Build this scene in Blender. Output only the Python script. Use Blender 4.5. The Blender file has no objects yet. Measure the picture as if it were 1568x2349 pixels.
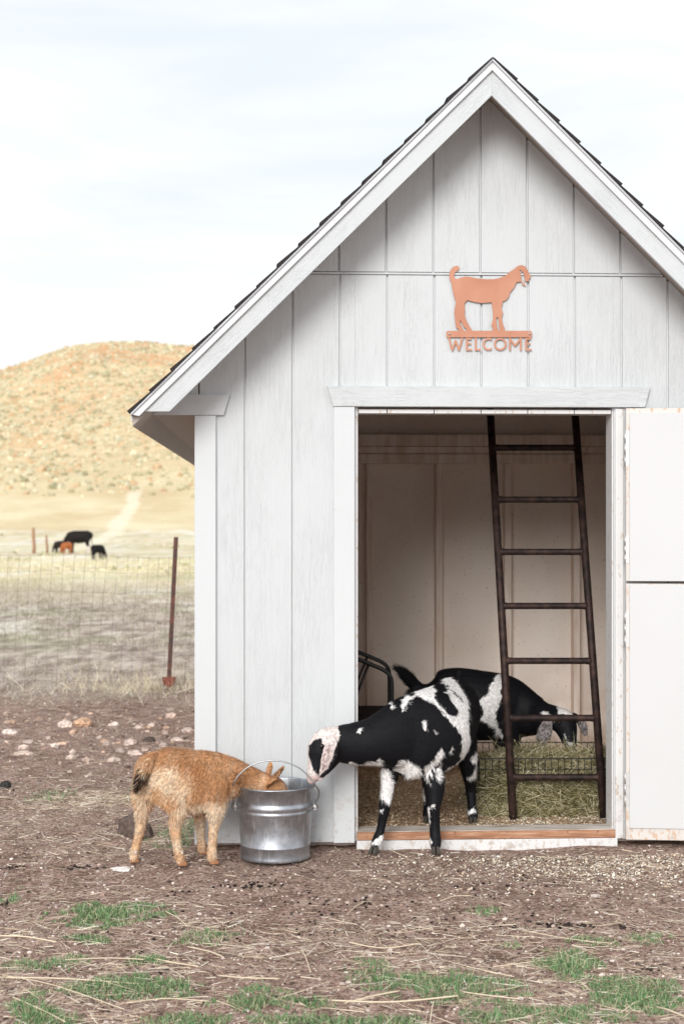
import bpy, bmesh, math, random
import numpy as np
from mathutils import Vector, Matrix

R = math.radians
random.seed(7); rng = np.random.default_rng(11)
scn = bpy.context.scene
COL = scn.collection

# ------------------------------------------------------------------ camera
F = 3700.0; CX = 784.0; HY = 1160.0; CY = -7.0; CH = 1.48     # reference frame 1568 x 2349
cam_d = bpy.data.cameras.new('camera'); cam = bpy.data.objects.new('camera', cam_d); COL.objects.link(cam)
cam.location = (0, CY, CH); cam.rotation_euler = (R(90), 0, 0)
cam_d.sensor_fit = 'VERTICAL'; cam_d.sensor_height = 36; cam_d.sensor_width = 24
cam_d.lens = F / 2349 * 36
cam_d.shift_y = -(1174.5 - HY) / 2349
cam_d.clip_end = 3000; cam_d.clip_start = 0.05
cam_d.dof.use_dof = True; cam_d.dof.focus_distance = 6.3; cam_d.dof.aperture_fstop = 4.5
scn.camera = cam

# ------------------------------------------------------------------ world, sun, exposure
SUN_EL, SUN_AZ = 22.0, 13.0          # azimuth: degrees left of straight behind the camera
w = bpy.data.worlds.new('World'); scn.world = w; w.use_nodes = True
nt = w.node_tree; nt.nodes.clear()
out = nt.nodes.new('ShaderNodeOutputWorld'); bg = nt.nodes.new('ShaderNodeBackground')
sky = nt.nodes.new('ShaderNodeTexSky'); sky.sky_type = 'NISHITA'; sky.sun_disc = False
sky.sun_elevation = R(SUN_EL); sky.sun_rotation = R(180 + SUN_AZ); sky.air_density = 1.0; sky.dust_density = 3.0
tc = nt.nodes.new('ShaderNodeTexCoord'); mp = nt.nodes.new('ShaderNodeMapping'); mp.inputs['Scale'].default_value = (1.2, 1.2, 6.0)
nz = nt.nodes.new('ShaderNodeTexNoise'); nz.inputs['Scale'].default_value = 2.2; nz.inputs['Detail'].default_value = 7; nz.inputs['Roughness'].default_value = 0.55
nz.inputs['Distortion'].default_value = 0.4
rp = nt.nodes.new('ShaderNodeValToRGB'); rp.color_ramp.elements[0].position = 0.36; rp.color_ramp.elements[0].color = (0.92, 0.92, 0.92, 1)
rp.color_ramp.elements[1].position = 0.58; rp.color_ramp.elements[1].color = (1, 1, 1, 1)
cl = nt.nodes.new('ShaderNodeValToRGB'); cl.color_ramp.elements[0].position = 0.30; cl.color_ramp.elements[0].color = (0.82, 0.885, 0.965, 1)
cl.color_ramp.elements[1].position = 0.60; cl.color_ramp.elements[1].color = (0.985, 0.988, 0.99, 1)
sc = nt.nodes.new('ShaderNodeVectorMath'); sc.operation = 'SCALE'; sc.inputs['Scale'].default_value = 10.2
mx = nt.nodes.new('ShaderNodeMixRGB')
L = nt.links.new
L(tc.outputs['Generated'], mp.inputs['Vector']); L(mp.outputs[0], nz.inputs['Vector'])
L(nz.outputs['Fac'], rp.inputs['Fac']); L(nz.outputs['Fac'], cl.inputs['Fac'])
L(cl.outputs['Color'], sc.inputs[0]); L(rp.outputs['Color'], mx.inputs['Fac'])
L(sky.outputs['Color'], mx.inputs['Color1']); L(sc.outputs[0], mx.inputs['Color2'])
L(mx.outputs['Color'], bg.inputs['Color']); bg.inputs['Strength'].default_value = 0.10
L(bg.outputs[0], out.inputs['Surface'])
sd = bpy.data.lights.new('sun', 'SUN'); sd.energy = 2.4; sd.angle = R(24); sd.color = (1.0, 0.985, 0.96)
sun = bpy.data.objects.new('sun', sd); COL.objects.link(sun)
a_, e_ = R(SUN_AZ), R(SUN_EL)
to_sun = Vector((-math.sin(a_) * math.cos(e_), -math.cos(a_) * math.cos(e_), math.sin(e_)))
sun.rotation_euler = to_sun.to_track_quat('Z', 'Y').to_euler(); sun.location = (-4, -12, 9)
vs = scn.view_settings; vs.view_transform = 'Standard'; vs.look = 'None'; vs.gamma = 1; vs.exposure = 0.12
scn.render.engine = 'CYCLES'; scn.cycles.max_bounces = 14; scn.cycles.diffuse_bounces = 9

# ------------------------------------------------------------------ coordinates
def P(px, py, Y):
    """point at world depth Y that the photo shows at (px, py) of its 1568 x 2349 reduction"""
    s = (Y - CY) / F
    return Vector(((px - CX) * s, Y, CH + (HY - py) * s))
def G(px, py, z=0.0):
    """point of the flat yard seen at (px, py)"""
    D = (CH - z) * F / (py - HY)
    return Vector(((px - CX) * D / F, CY + D, z))
TH = R(3.0)
def S(px, py, b=0.0):
    """shed-local (a, b, z) on the plane b seen at (px, py)"""
    u = (px - CX) / F
    t = (b - CY * math.cos(TH)) / (math.cos(TH) - u * math.sin(TH))
    X = u * t; Y = CY + t
    return (X * math.cos(TH) + Y * math.sin(TH), b, CH + (HY - py) / F * t)

# ------------------------------------------------------------------ node material helper
class NM:
    def __init__(s, name, rough=0.8, spec=0.3, metal=0.0):
        s.m = bpy.data.materials.new(name); s.m.use_nodes = True
        s.t = s.m.node_tree; s.b = s.t.nodes['Principled BSDF']
        s.b.inputs['Roughness'].default_value = rough; s.b.inputs['Metallic'].default_value = metal
        s.b.inputs['Specular IOR Level'].default_value = spec
        s.tc = s.t.nodes.new('ShaderNodeTexCoord'); s.bn = None
        g = s.t.nodes.new('ShaderNodeNewGeometry'); s.pos = g.outputs['Position']; s.obj = s.tc.outputs['Object']
    def n(s, t): return s.t.nodes.new(t)
    def map(s, v, sc=(1, 1, 1), rot=(0, 0, 0)):
        m = s.n('ShaderNodeMapping'); m.inputs['Scale'].default_value = sc; m.inputs['Rotation'].default_value = rot
        s.t.links.new(v, m.inputs['Vector']); return m.outputs[0]
    def noise(s, v, scale, detail=4, rough=0.55, dist=0.0):
        m = s.n('ShaderNodeTexNoise'); m.inputs['Scale'].default_value = scale; m.inputs['Detail'].default_value = detail
        m.inputs['Roughness'].default_value = rough; m.inputs['Distortion'].default_value = dist
        s.t.links.new(v, m.inputs['Vector']); return m.outputs['Fac']
    def voro(s, v, scale, feat='F1', what='Distance'):
        m = s.n('ShaderNodeTexVoronoi'); m.feature = feat; m.inputs['Scale'].default_value = scale
        s.t.links.new(v, m.inputs['Vector']); return m.outputs[what]
    def ramp(s, f, stops):
        m = s.n('ShaderNodeValToRGB'); e = m.color_ramp.elements
        while len(e) < len(stops): e.new(0.5)
        for i, (p, c) in enumerate(stops):
            e[i].position = p; e[i].color = (c, c, c, 1) if isinstance(c, (int, float)) else (*c, 1)
        s.t.links.new(f, m.inputs['Fac']); return m.outputs['Color']
    def mix(s, f, a, b, mode='MIX'):
        m = s.n('ShaderNodeMixRGB'); m.blend_type = mode
        for k, v in (('Fac', f), ('Color1', a), ('Color2', b)):
            if isinstance(v, (int, float)): m.inputs[k].default_value = v if k == 'Fac' else (v, v, v, 1)
            elif isinstance(v, tuple): m.inputs[k].default_value = (*v, 1)
            else: s.t.links.new(v, m.inputs[k])
        return m.outputs['Color']
    def math(s, op, a, b=0.0):
        m = s.n('ShaderNodeMath'); m.operation = op
        for i, v in enumerate((a, b)):
            if isinstance(v, (int, float)): m.inputs[i].default_value = v
            else: s.t.links.new(v, m.inputs[i])
        return m.outputs[0]
    def sep(s, v, k):
        m = s.n('ShaderNodeSeparateXYZ'); s.t.links.new(v, m.inputs[0]); return m.outputs[k]
    def rng(s, v, a, b, c=0.0, d=1.0):
        m = s.n('ShaderNodeMapRange'); m.inputs[1].default_value = a; m.inputs[2].default_value = b
        m.inputs[3].default_value = c; m.inputs[4].default_value = d; s.t.links.new(v, m.inputs[0]); return m.outputs[0]
    def attr(s, name='Col'):
        m = s.n('ShaderNodeAttribute'); m.attribute_name = name; return m.outputs['Color']
    def color(s, c):
        if isinstance(c, tuple): s.b.inputs['Base Color'].default_value = (*c, 1)
        else: s.t.links.new(c, s.b.inputs['Base Color'])
        return s
    def rough(s, c): s.t.links.new(c, s.b.inputs['Roughness']); return s
    def bump(s, h, strength=0.4, dist=0.01):
        m = s.n('ShaderNodeBump'); m.inputs['Strength'].default_value = strength; m.inputs['Distance'].default_value = dist
        s.t.links.new(h, m.inputs['Height'])
        if s.bn is not None: s.t.links.new(s.bn, m.inputs['Normal'])
        s.bn = m.outputs[0]; s.t.links.new(s.bn, s.b.inputs['Normal']); return s

def grain_paint(name, base, horiz=False, strength=0.5, grime=0.05, raw=None, rough=0.6):
    k = NM(name, rough, 0.3)
    sc = (3.0, 20, 30) if horiz else (30, 20, 2.6)
    v = k.map(k.obj, sc)
    g1 = k.noise(v, 2.2, 6, 0.6, 1.6)
    g2 = k.noise(k.map(k.obj, tuple(q * 3 for q in sc)), 2.2, 3, 0.6, 0.6)
    wv = k.ramp(g1, [(0.40, 0.0), (0.47, 1.0), (0.53, 0.55), (0.62, 1.0)])
    big = k.noise(k.map(k.obj, (1.4, 1.4, 0.6)), 1.6, 5)
    c = k.mix(k.ramp(big, [(0.35, grime * .6), (0.65, 0.0)]), tuple(base), tuple(x * 0.72 for x in base))
    spl = k.math('MULTIPLY', k.rng(k.sep(k.obj, 'Z'), 0.34, 0.02, 0.0, 0.8), k.ramp(k.noise(k.obj, 28, 5, .7), [(0.52, 0.0), (0.66, 1.0)]))
    if not horiz: c = k.mix(spl, c, (0.46, 0.38, 0.32))
    sp = k.noise(k.obj, 55, 2)
    c = k.mix(k.ramp(sp, [(0.70, 0.0), (0.78, 0.35)]), c, (0.42, 0.38, 0.33))
    if raw:
        c = k.mix(k.ramp(k.noise(k.map(k.obj, (60, 60, 28)), 1.0, 5), [(raw[1], 0.0), (raw[1] + 0.04, 1.0)]), c, raw[0])
    k.color(c)
    patchy = k.ramp(k.noise(k.map(k.obj, (3, 3, 1.2)), 1.5, 3), [(0.40, 0.15), (0.62, 1.0)])
    k.bump(k.mix(patchy, (0.6, 0.6, 0.6), wv), strength * 0.50, 0.003); k.bump(g2, strength * 0.4, 0.002); k.bump(k.noise(k.obj, 150, 3), 0.25 * strength, 0.002)
    return k.m

M = {}
WH = (0.61, 0.63, 0.64)
M['siding'] = grain_paint('painted_siding', WH, False, 1.0, 0.2)
M['core'] = grain_paint('painted_groove', (0.70, 0.71, 0.715), False, 0.3, 0.2)
M['trim_v'] = grain_paint('painted_trim_upright', (0.64, 0.66, 0.67), False, 0.45, 0.25)
M['trim_h'] = grain_paint('painted_trim_level', (0.60, 0.62, 0.63), True, 1.0, 0.25)
M['trim_thin'] = grain_paint('painted_thin_trim', (0.72, 0.735, 0.745), True, 0.2, 0.1)
M['door_edge'] = grain_paint('worn_door_edge', (0.70, 0.66, 0.62), False, 0.5, 0.4, ((0.62, 0.46, 0.35), 0.56))
M['jamb'] = grain_paint('worn_jamb', (0.74, 0.735, 0.73), False, 0.5, 0.3, ((0.58, 0.50, 0.43), 0.60))
k = NM('door_panel_paint', 0.5, 0.4)
c = k.mix(k.ramp(k.noise(k.obj, 2.5, 4), [(0.3, 0.2), (0.7, 0.0)]), (0.63, 0.635, 0.64), (0.56, 0.555, 0.55))
c = k.mix(k.ramp(k.voro(k.map(k.obj, (9, 9, 9)), 1.0), [(0.035, 1.0), (0.055, 0.0)]), c, (0.45, 0.42, 0.40))
k.color(c).bump(k.noise(k.obj, 40, 3), 0.08, 0.002); M['door_panel'] = k.m
k = NM('interior_board', 0.85, 0.15)
n1 = k.noise(k.obj, 1.7, 6); n2 = k.noise(k.obj, 60, 3)
c = k.mix(k.ramp(n1, [(0.35, 0.0), (0.68, 1.0)]), (0.88, 0.80, 0.73), (0.76, 0.65, 0.57))
c = k.mix(k.ramp(n2, [(0.62, 0.0), (0.72, 0.6)]), c, (0.30, 0.22, 0.17))
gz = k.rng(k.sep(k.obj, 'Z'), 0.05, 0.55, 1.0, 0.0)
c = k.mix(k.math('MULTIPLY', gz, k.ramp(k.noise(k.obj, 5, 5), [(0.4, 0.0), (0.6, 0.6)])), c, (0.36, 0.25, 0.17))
k.color(c).bump(n2, 0.25, 0.002); M['inner'] = k.m
k = NM('interior_stud', 0.85, 0.15)
n1 = k.noise(k.map(k.obj, (12, 12, 1.2)), 2, 5, 0.6, 0.6)
c = k.mix(k.ramp(n1, [(0.4, 0.0), (0.65, 1.0)]), (0.86, 0.75, 0.68), (0.70, 0.56, 0.46)); k.color(c).bump(n1, 0.3, 0.003); M['stud'] = k.m
k = NM('soffit_board', 0.85, 0.15); n1 = k.noise(k.map(k.obj, (2, 14, 14)), 2, 5)
k.color(k.mix(n1, (0.50, 0.45, 0.40), (0.36, 0.31, 0.27))).bump(n1, 0.3, 0.003); M['soffit'] = k.m
k = NM('threshold_cedar', 0.75, 0.25)
n1 = k.noise(k.map(k.obj, (2.0, 20, 26)), 2.5, 6, 0.65, 0.8); n2 = k.noise(k.map(k.obj, (30, 10, 12)), 2.0, 3)
c = k.ramp(n1, [(0.3, (0.22, 0.11, 0.07)), (0.5, (0.42, 0.21, 0.12)), (0.7, (0.60, 0.40, 0.28))])
c = k.mix(k.ramp(n2, [(0.62, 0.0), (0.70, 0.7)]), c, (0.20, 0.10, 0.06)); k.color(c).bump(n1, 0.5, 0.004); M['cedar'] = k.m
k = NM('threshold_worn_top', 0.85, 0.15)
n1 = k.noise(k.map(k.obj, (3, 26, 26)), 2.5, 6, 0.65)
k.color(k.ramp(n1, [(0.35, (0.36, 0.28, 0.22)), (0.55, (0.66, 0.60, 0.54)), (0.7, (0.76, 0.72, 0.68))])).bump(n1, 0.5, 0.004); M['worn_top'] = k.m
k = NM('asphalt_shingle', 0.95, 0.1); n1 = k.noise(k.obj, 220, 2); n2 = k.noise(k.obj, 4, 3)
k.color(k.mix(n1, (0.012, 0.011, 0.011), k.mix(n2, (0.05, 0.045, 0.045), (0.09, 0.075, 0.07)))).bump(n1, 0.6, 0.003); M['shingle'] = k.m
k = NM('drip_edge_metal', 0.4, 0.5, 0.3); k.color((0.55, 0.56, 0.58)); M['drip'] = k.m
k = NM('hinge_steel', 0.45, 0.5, 0.6); n1 = k.noise(k.obj, 60, 3); k.color(k.mix(n1, (0.72, 0.72, 0.72), (0.55, 0.54, 0.53))); M['hinge'] = k.m
k = NM('copper_sheet', 0.55, 0.35, 0.25); n1 = k.noise(k.obj, 6, 4)
k.color(k.mix(k.ramp(n1, [(0.35, 0.0), (0.65, 1.0)]), (0.46, 0.205, 0.125), (0.54, 0.265, 0.175))).bump(k.noise(k.obj, 120, 2), 0.08, 0.001); M['copper'] = k.m
k = NM('rusty_pipe', 0.6, 0.35, 0.3); n1 = k.noise(k.obj, 25, 5)
k.color(k.mix(k.ramp(n1, [(0.4, 0.0), (0.7, 1.0)]), (0.020, 0.013, 0.012), (0.075, 0.040, 0.032))).bump(n1, 0.25, 0.002); M['pipe'] = k.m
k = NM('black_tube', 0.4, 0.5); k.color((0.012, 0.012, 0.013)); M['black_tube'] = k.m
k = NM('dark_seat_cloth', 0.9, 0.2); k.color(k.mix(k.noise(k.obj, 90, 2), (0.012, 0.010, 0.010), (0.035, 0.022, 0.02))); M['seat'] = k.m
# galvanised steel
k = NM('galvanised_steel', 0.3, 0.5, 0.95)
vc = k.voro(k.map(k.obj, (1, 1, 1.0)), 42, 'F1', 'Color'); bw = k.n('ShaderNodeRGBToBW'); k.t.links.new(vc, bw.inputs[0])
n1 = k.noise(k.obj, 9, 6, 0.65); n2 = k.noise(k.map(k.obj, (20, 20, 3)), 3, 4)
c = k.mix(k.ramp(n1, [(0.35, 0.0), (0.65, 1.0)]), (0.32, 0.345, 0.38), (0.52, 0.54, 0.58))
c = k.mix(0.30, c, k.ramp(bw.outputs[0], [(0.0, (0.20, 0.22, 0.25)), (1.0, (0.60, 0.62, 0.66))]))
c = k.mix(k.ramp(n2, [(0.56, 0.0), (0.66, 0.5)]), c, (0.72, 0.74, 0.77))
k.color(c).rough(k.ramp(n1, [(0.3, 0.32), (0.7, 0.52)])).bump(n1, 0.12, 0.004); M['galv'] = k.m
k = NM('handle_wire', 0.35, 0.5, 0.9); k.color((0.40, 0.41, 0.43)); M['wire'] = k.m
k = NM('feeder_wire', 0.5, 0.4, 0.6); k.color((0.05, 0.048, 0.045)); M['feeder'] = k.m
k = NM('fence_wire', 0.5, 0.4, 0.5); k.color((0.15, 0.12, 0.11)); M['fence_wire'] = k.m
k = NM('pail_water', 0.03, 0.5); k.color((0.02, 0.022, 0.022)); M['water'] = k.m
k = NM('t_post_steel', 0.7, 0.3, 0.2); n1 = k.noise(k.obj, 14, 4)
k.color(k.mix(k.ramp(n1, [(0.4, 0.0), (0.65, 1.0)]), (0.075, 0.05, 0.045), (0.17, 0.075, 0.055))); M['tpost'] = k.m
k = NM('anchor_plate_red', 0.8, 0.2); k.color(k.mix(k.noise(k.obj, 20, 3), (0.30, 0.07, 0.045), (0.17, 0.06, 0.045))); M['plate'] = k.m
k = NM('old_post_wood', 0.9, 0.1); n1 = k.noise(k.map(k.obj, (10, 10, 1)), 2, 4); k.color(k.mix(n1, (0.24, 0.12, 0.07), (0.48, 0.30, 0.20))); M['postwood'] = k.m
def attr_mat(name, rough=0.9, spec=0.15, nscale=0, amt=0.25, sheen=0.0, bmp=0):
    k = NM(name, rough, spec); c = k.attr()
    if nscale:
        c = k.mix(amt, c, k.mix(1.0, c, k.ramp(k.noise(k.obj, nscale, 3), [(0.3, 0.35), (0.7, 1.8)]), 'MULTIPLY'))
    if bmp: k.bump(k.noise(k.obj, nscale * 1.0, 3), bmp, 0.004)
    k.color(c)
    if sheen: k.b.inputs['Sheen Weight'].default_value = sheen
    return k.m
M['fur'] = attr_mat('goat_coat', 0.58, 0.16, 90, 0.4)
M['cowcoat'] = attr_mat('cow_coat', 0.7, 0.2)
M['straw'] = attr_mat('straw_stalks', 0.8, 0.2)
M['grass'] = attr_mat('grass_blades', 0.75, 0.2)
M['hay'] = attr_mat('hay_stalks', 0.85, 0.15)
M['stone'] = attr_mat('stones', 0.9, 0.15, 40, 0.6, 0, 0.5)
M['sage'] = attr_mat('sagebrush_leaf', 0.95, 0.05, 3, 0.5)
k = NM('hoof_horn', 0.45, 0.4); k.color(k.mix(k.noise(k.map(k.obj, (10, 10, 60)), 4, 3), (0.03, 0.026, 0.022), (0.10, 0.085, 0.07))); M['hoof'] = k.m
k = NM('pale_hoof', 0.55, 0.3); k.color(k.mix(k.noise(k.obj, 40, 3), (0.42, 0.20, 0.10), (0.30, 0.13, 0.06))); M['hoof_pale'] = k.m
k = NM('eye_wet', 0.08, 0.5); k.color((0.012, 0.008, 0.006)); M['eye'] = k.m

# ------------------------------------------------------------------ object helpers
def tag(o, label=None, cat=None, group=None, kind=None):
    for kk, v in (('label', label), ('category', cat), ('group', group), ('kind', kind)):
        if v: o[kk] = v
    return o
def thing(name, label, cat, loc=(0, 0, 0), rz=0.0, group=None):
    o = bpy.data.objects.new(name, None); COL.objects.link(o); o.location = loc; o.rotation_euler = (0, 0, rz)
    o.empty_display_size = 0.1
    return tag(o, label, cat, group)
class MB:
    def __init__(s): s.v = []; s.f = []; s.sm = []; s.c = []
    def add(s, vs_, fs, smooth=False, col=None):
        n = len(s.v); s.v += [tuple(v) for v in vs_]; s.f += [tuple(i + n for i in f) for f in fs]; s.sm += [smooth] * len(fs)
        s.c += [col if col is not None else (1, 1, 1)] * len(vs_)
    def box(s, x0, y0, z0, x1, y1, z1):
        v = [(x0, y0, z0), (x1, y0, z0), (x1, y1, z0), (x0, y1, z0), (x0, y0, z1), (x1, y0, z1), (x1, y1, z1), (x0, y1, z1)]
        s.add(v, [(0, 3, 2, 1), (4, 5, 6, 7), (0, 1, 5, 4), (1, 2, 6, 5), (2, 3, 7, 6), (3, 0, 4, 7)])
    def prism(s, poly, y0, y1):
        """polygon of (a, z) extruded from y0 to y1 (any simple polygon)"""
        n = len(poly)
        from mathutils.geometry import tessellate_polygon
        tri = tessellate_polygon([[Vector((p[0], p[1], 0)) for p in poly]])
        v = [(p[0], y0, p[1]) for p in poly] + [(p[0], y1, p[1]) for p in poly]
        f = [tuple(t) for t in tri] + [tuple(i + n for i in reversed(t)) for t in tri]
        f += [(i, (i + 1) % n, (i + 1) % n + n, i + n) for i in range(n)]
        s.add(v, f)
    def tube(s, pts, r, seg=10, col=None, cap=True, smooth=True):
        pts = [Vector(p) for p in pts]; n = len(pts)
        rs = r if isinstance(r, (list, tuple)) else [r] * n
        v = []; ref = None
        for i, p in enumerate(pts):
            t = (pts[min(i + 1, n - 1)] - pts[max(i - 1, 0)]).normalized()
            if ref is None: ref = t.orthogonal().normalized()
            ref = (ref - t * ref.dot(t)); ref = ref.normalized() if ref.length > 1e-6 else t.orthogonal().normalized()
            b = t.cross(ref)
            for k_ in range(seg):
                a = 2 * math.pi * k_ / seg
                v.append(p + (ref * math.cos(a) + b * math.sin(a)) * rs[i])
        f = [(i * seg + k_, i * seg + (k_ + 1) % seg, (i + 1) * seg + (k_ + 1) % seg, (i + 1) * seg + k_) for i in range(n - 1) for k_ in range(seg)]
        if cap: f += [tuple(reversed(range(seg))), tuple(range((n - 1) * seg, n * seg))]
        s.add(v, f, smooth, col)
    def lathe(s, prof, c, seg=64, smooth=True):
        v = []; n = len(prof)
        for r_, z in prof:
            for k_ in range(seg):
                a = 2 * math.pi * k_ / seg; v.append((c[0] + r_ * math.cos(a), c[1] + r_ * math.sin(a), c[2] + z))
        f = [(i * seg + k_, i * seg + (k_ + 1) % seg, (i + 1) * seg + (k_ + 1) % seg, (i + 1) * seg + k_) for i in range(n - 1) for k_ in range(seg)]
        s.add(v, f, smooth)
    def build(s, name, mat, parent=None, bevel=0.0, origin=None, rot=None, weld=False):
        me = bpy.data.meshes.new(name); off = Vector(origin) if origin is not None else Vector((0, 0, 0))
        me.from_pydata([(v[0] - off.x, v[1] - off.y, v[2] - off.z) for v in s.v], [], s.f)
        me.polygons.foreach_set('use_smooth', s.sm)
        ca = me.color_attributes.new('Col', 'FLOAT_COLOR', 'POINT')
        ca.data.foreach_set('color', np.array([(*c_, 1) for c_ in s.c], dtype=np.float32).ravel())
        bm = bmesh.new(); bm.from_mesh(me)
        if not any(s.sm) or weld: bmesh.ops.recalc_face_normals(bm, faces=bm.faces)
        bm.to_mesh(me); bm.free()
        me.materials.append(mat); o = bpy.data.objects.new(name, me); COL.objects.link(o)
        if parent is not None: o.parent = parent
        elif origin is not None: o.location = off
        if bevel:
            bv = o.modifiers.new('bevel', 'BEVEL'); bv.width = bevel; bv.segments = 2; bv.limit_method = 'ANGLE'
        return o
def np_mesh(name, V, Fs, mat, colors=None, parent=None, smooth=True, loc=None):
    """V (n,3), Fs (m,k) arrays"""
    me = bpy.data.meshes.new(name); V = np.asarray(V, dtype=np.float32); Fs = np.asarray(Fs, dtype=np.int32)
    if loc is not None: V = V - np.array(loc, dtype=np.float32)
    m_, k_ = Fs.shape
    me.vertices.add(len(V)); me.vertices.foreach_set('co', V.ravel())
    me.loops.add(m_ * k_); me.loops.foreach_set('vertex_index', Fs.ravel())
    me.polygons.add(m_); me.polygons.foreach_set('loop_start', np.arange(0, m_ * k_, k_, dtype=np.int32))
    me.polygons.foreach_set('loop_total', np.full(m_, k_, dtype=np.int32))
    me.polygons.foreach_set('use_smooth', np.full(m_, smooth))
    me.update(calc_edges=True)
    if colors is not None:
        ca = me.color_attributes.new('Col', 'FLOAT_COLOR', 'POINT')
        ca.data.foreach_set('color', np.hstack([np.asarray(colors, dtype=np.float32), np.ones((len(V), 1), dtype=np.float32)]).ravel())
    me.materials.append(mat); me.validate()
    o = bpy.data.objects.new(name, me); COL.objects.link(o)
    if parent is not None: o.parent = parent
    if loc is not None and parent is None: o.location = loc
    return o
def vnoise(x, y, seed=0):
    """smooth value noise, numpy"""
    xi = np.floor(x).astype(np.int64); yi = np.floor(y).astype(np.int64); xf = x - xi; yf = y - yi
    def h(a, b):
        n_ = (a * 374761393 + b * 668265263 + seed * 1442695040888963) & 0x7fffffff
        n_ = ((n_ ^ (n_ >> 13)) * 1274126177) & 0x7fffffff
        return ((n_ ^ (n_ >> 16)) & 0xffff) / 65535.0
    u = xf * xf * (3 - 2 * xf); v = yf * yf * (3 - 2 * yf)
    return (h(xi, yi) * (1 - u) + h(xi + 1, yi) * u) * (1 - v) + (h(xi, yi + 1) * (1 - u) + h(xi + 1, yi + 1) * u) * v - 0.5

# ------------------------------------------------------------------ terrain
PY = np.array([-60, 0, 6, 15, 40, 75, 110, 150, 200, 260, 330, 390, 420, 440, 480, 560, 700, 1000], float)
PZ = np.array([0.3, 0, 0, -0.08, -0.5, -1.1, -1.62, -0.9, 3.2, 11.0, 26.0, 39.5, 44.0, 45.3, 45.5, 38.0, 20, 10], float)
PX = np.array([-900, -420, -260, -170, -125, -105, -91, -80, -72, -60, -30, 60, 180, 320, 600, 900], float)
PT = np.array([0.1, 0.18, 0.32, 0.52, 0.68, 0.79, 0.855, 0.93, 0.985, 1.0, 1.01, 1.0, 0.85, 0.6, 0.3, 0.2], float)
def sm_interp(x, xp, fp):
    sl = np.diff(fp) / np.diff(xp); m = np.zeros_like(fp); m[1:-1] = np.where(sl[1:] * sl[:-1] > 0, 2 * sl[1:] * sl[:-1] / (sl[1:] + sl[:-1] + 1e-12), 0)
    m[0] = sl[0]; m[-1] = sl[-1]
    i = np.clip(np.searchsorted(xp, x) - 1, 0, len(xp) - 2); h_ = xp[i + 1] - xp[i]; t = np.clip((x - xp[i]) / h_, 0, 1)
    return fp[i] * (2 * t**3 - 3 * t**2 + 1) + fp[i + 1] * (-2 * t**3 + 3 * t**2) + m[i] * h_ * (t**3 - 2 * t**2 + t) + m[i + 1] * h_ * (t**3 - t**2)
def hgt(x, y):
    x = np.asarray(x, float); y = np.asarray(y, float)
    z = sm_interp(y, PY, PZ); D = np.maximum(y + 7, 1)
    xs = x * 437.0 / np.maximum(D, 150)
    r_ = sm_interp(xs, PX, PT); wgt = np.clip((y - 130) / 230, 0, 1)
    z = np.where(z > 0, z * (1 - wgt + wgt * r_), z)
    z = z + np.clip((y - 140) / 200, 0, 1) * (vnoise(x / 30, y / 40, 3) * 3.0 + vnoise(x / 9, y / 11, 4) * 0.8)
    z = z + np.clip((y - 6) / 30, 0, 1) * (vnoise(x / 5, y / 7, 5) * 0.12 + vnoise(x / 1.1, y / 1.3, 6) * 0.05)
    near = np.clip(1 - (y - 6) / 20, 0, 1)
    z = z + near * (vnoise(x / 0.9, y / 0.9, 7) * 0.022 + vnoise(x / 0.21, y / 0.21, 8) * 0.014 + vnoise(x / 0.07, y / 0.07, 9) * 0.009) - near * 0.006
    return z
def axis(lo, hi, d0, c0, c1, grow):
    """dense (d0) between c0 and c1, growing outwards"""
    a = list(np.arange(c0, c1 + 1e-6, d0)); d = d0; x = a[-1]
    while x < hi: d *= grow; x += d; a.append(min(x, hi))
    d = d0; x = a[0]; b = []
    while x > lo: d *= grow; x -= d; b.append(max(x, lo))
    return np.array(b[::-1] + a)
def sheet(name, xs, ys, mat):
    X, Y = np.meshgrid(xs, ys); Z = hgt(X, Y); nx, ny = len(xs), len(ys)
    V = np.stack([X.ravel(), Y.ravel(), Z.ravel()], 1)
    i = (np.arange(ny - 1)[:, None] * nx + np.arange(nx - 1)[None, :]).ravel()
    o = np_mesh(name, V, np.stack([i, i + 1, i + 1 + nx, i + nx], 1), mat); tag(o, kind='structure'); return o

def track_mask(k, p):
    xx = k.sep(p, 'X'); yy = k.sep(p, 'Y')
    f = k.math('ADD', k.math('MULTIPLY', k.math('SUBTRACT', yy, 118.0), 0.0795), 19.6)
    d = k.math('ADD', k.math('ADD', xx, f), k.math('MULTIPLY', k.math('SUBTRACT', k.noise(p, 0.05, 4, .6), 0.5), 5.0))
    d = k.math('ABSOLUTE', d)
    m = k.math('MULTIPLY', k.rng(d, 1.1, 0.5), k.rng(yy, 96, 115))
    return k.math('MULTIPLY', m, k.rng(yy, 215, 195, 0.0, 0.6))
# ground material
k = NM('yard_and_field', 0.95, 0.08)
p = k.pos; yy = k.sep(p, 'Y'); xx = k.sep(p, 'X')
nA = k.noise(p, 1.1, 6, 0.6); nB = k.noise(p, 9, 5, 0.6); nC = k.noise(p, 70, 4, 0.65)
dirt = k.ramp(nB, [(0.34, (0.16, 0.098, 0.078)), (0.5, (0.30, 0.19, 0.155)), (0.64, (0.44, 0.315, 0.27))])
dirt = k.mix(k.ramp(nA, [(0.40, 0.0), (0.62, 0.55)]), dirt, (0.42, 0.30, 0.25))
dirt = k.mix(k.ramp(nC, [(0.40, 0.85), (0.49, 0.0)]), dirt, (0.09, 0.055, 0.042))
dirt = k.mix(k.ramp(nC, [(0.56, 0.0), (0.68, 0.7)]), dirt, (0.62, 0.51, 0.42))
fs = k.noise(k.map(p, (22, 60, 20), (0, 0, 0.3)), 1.0, 4, 0.6, 1.0)
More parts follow.
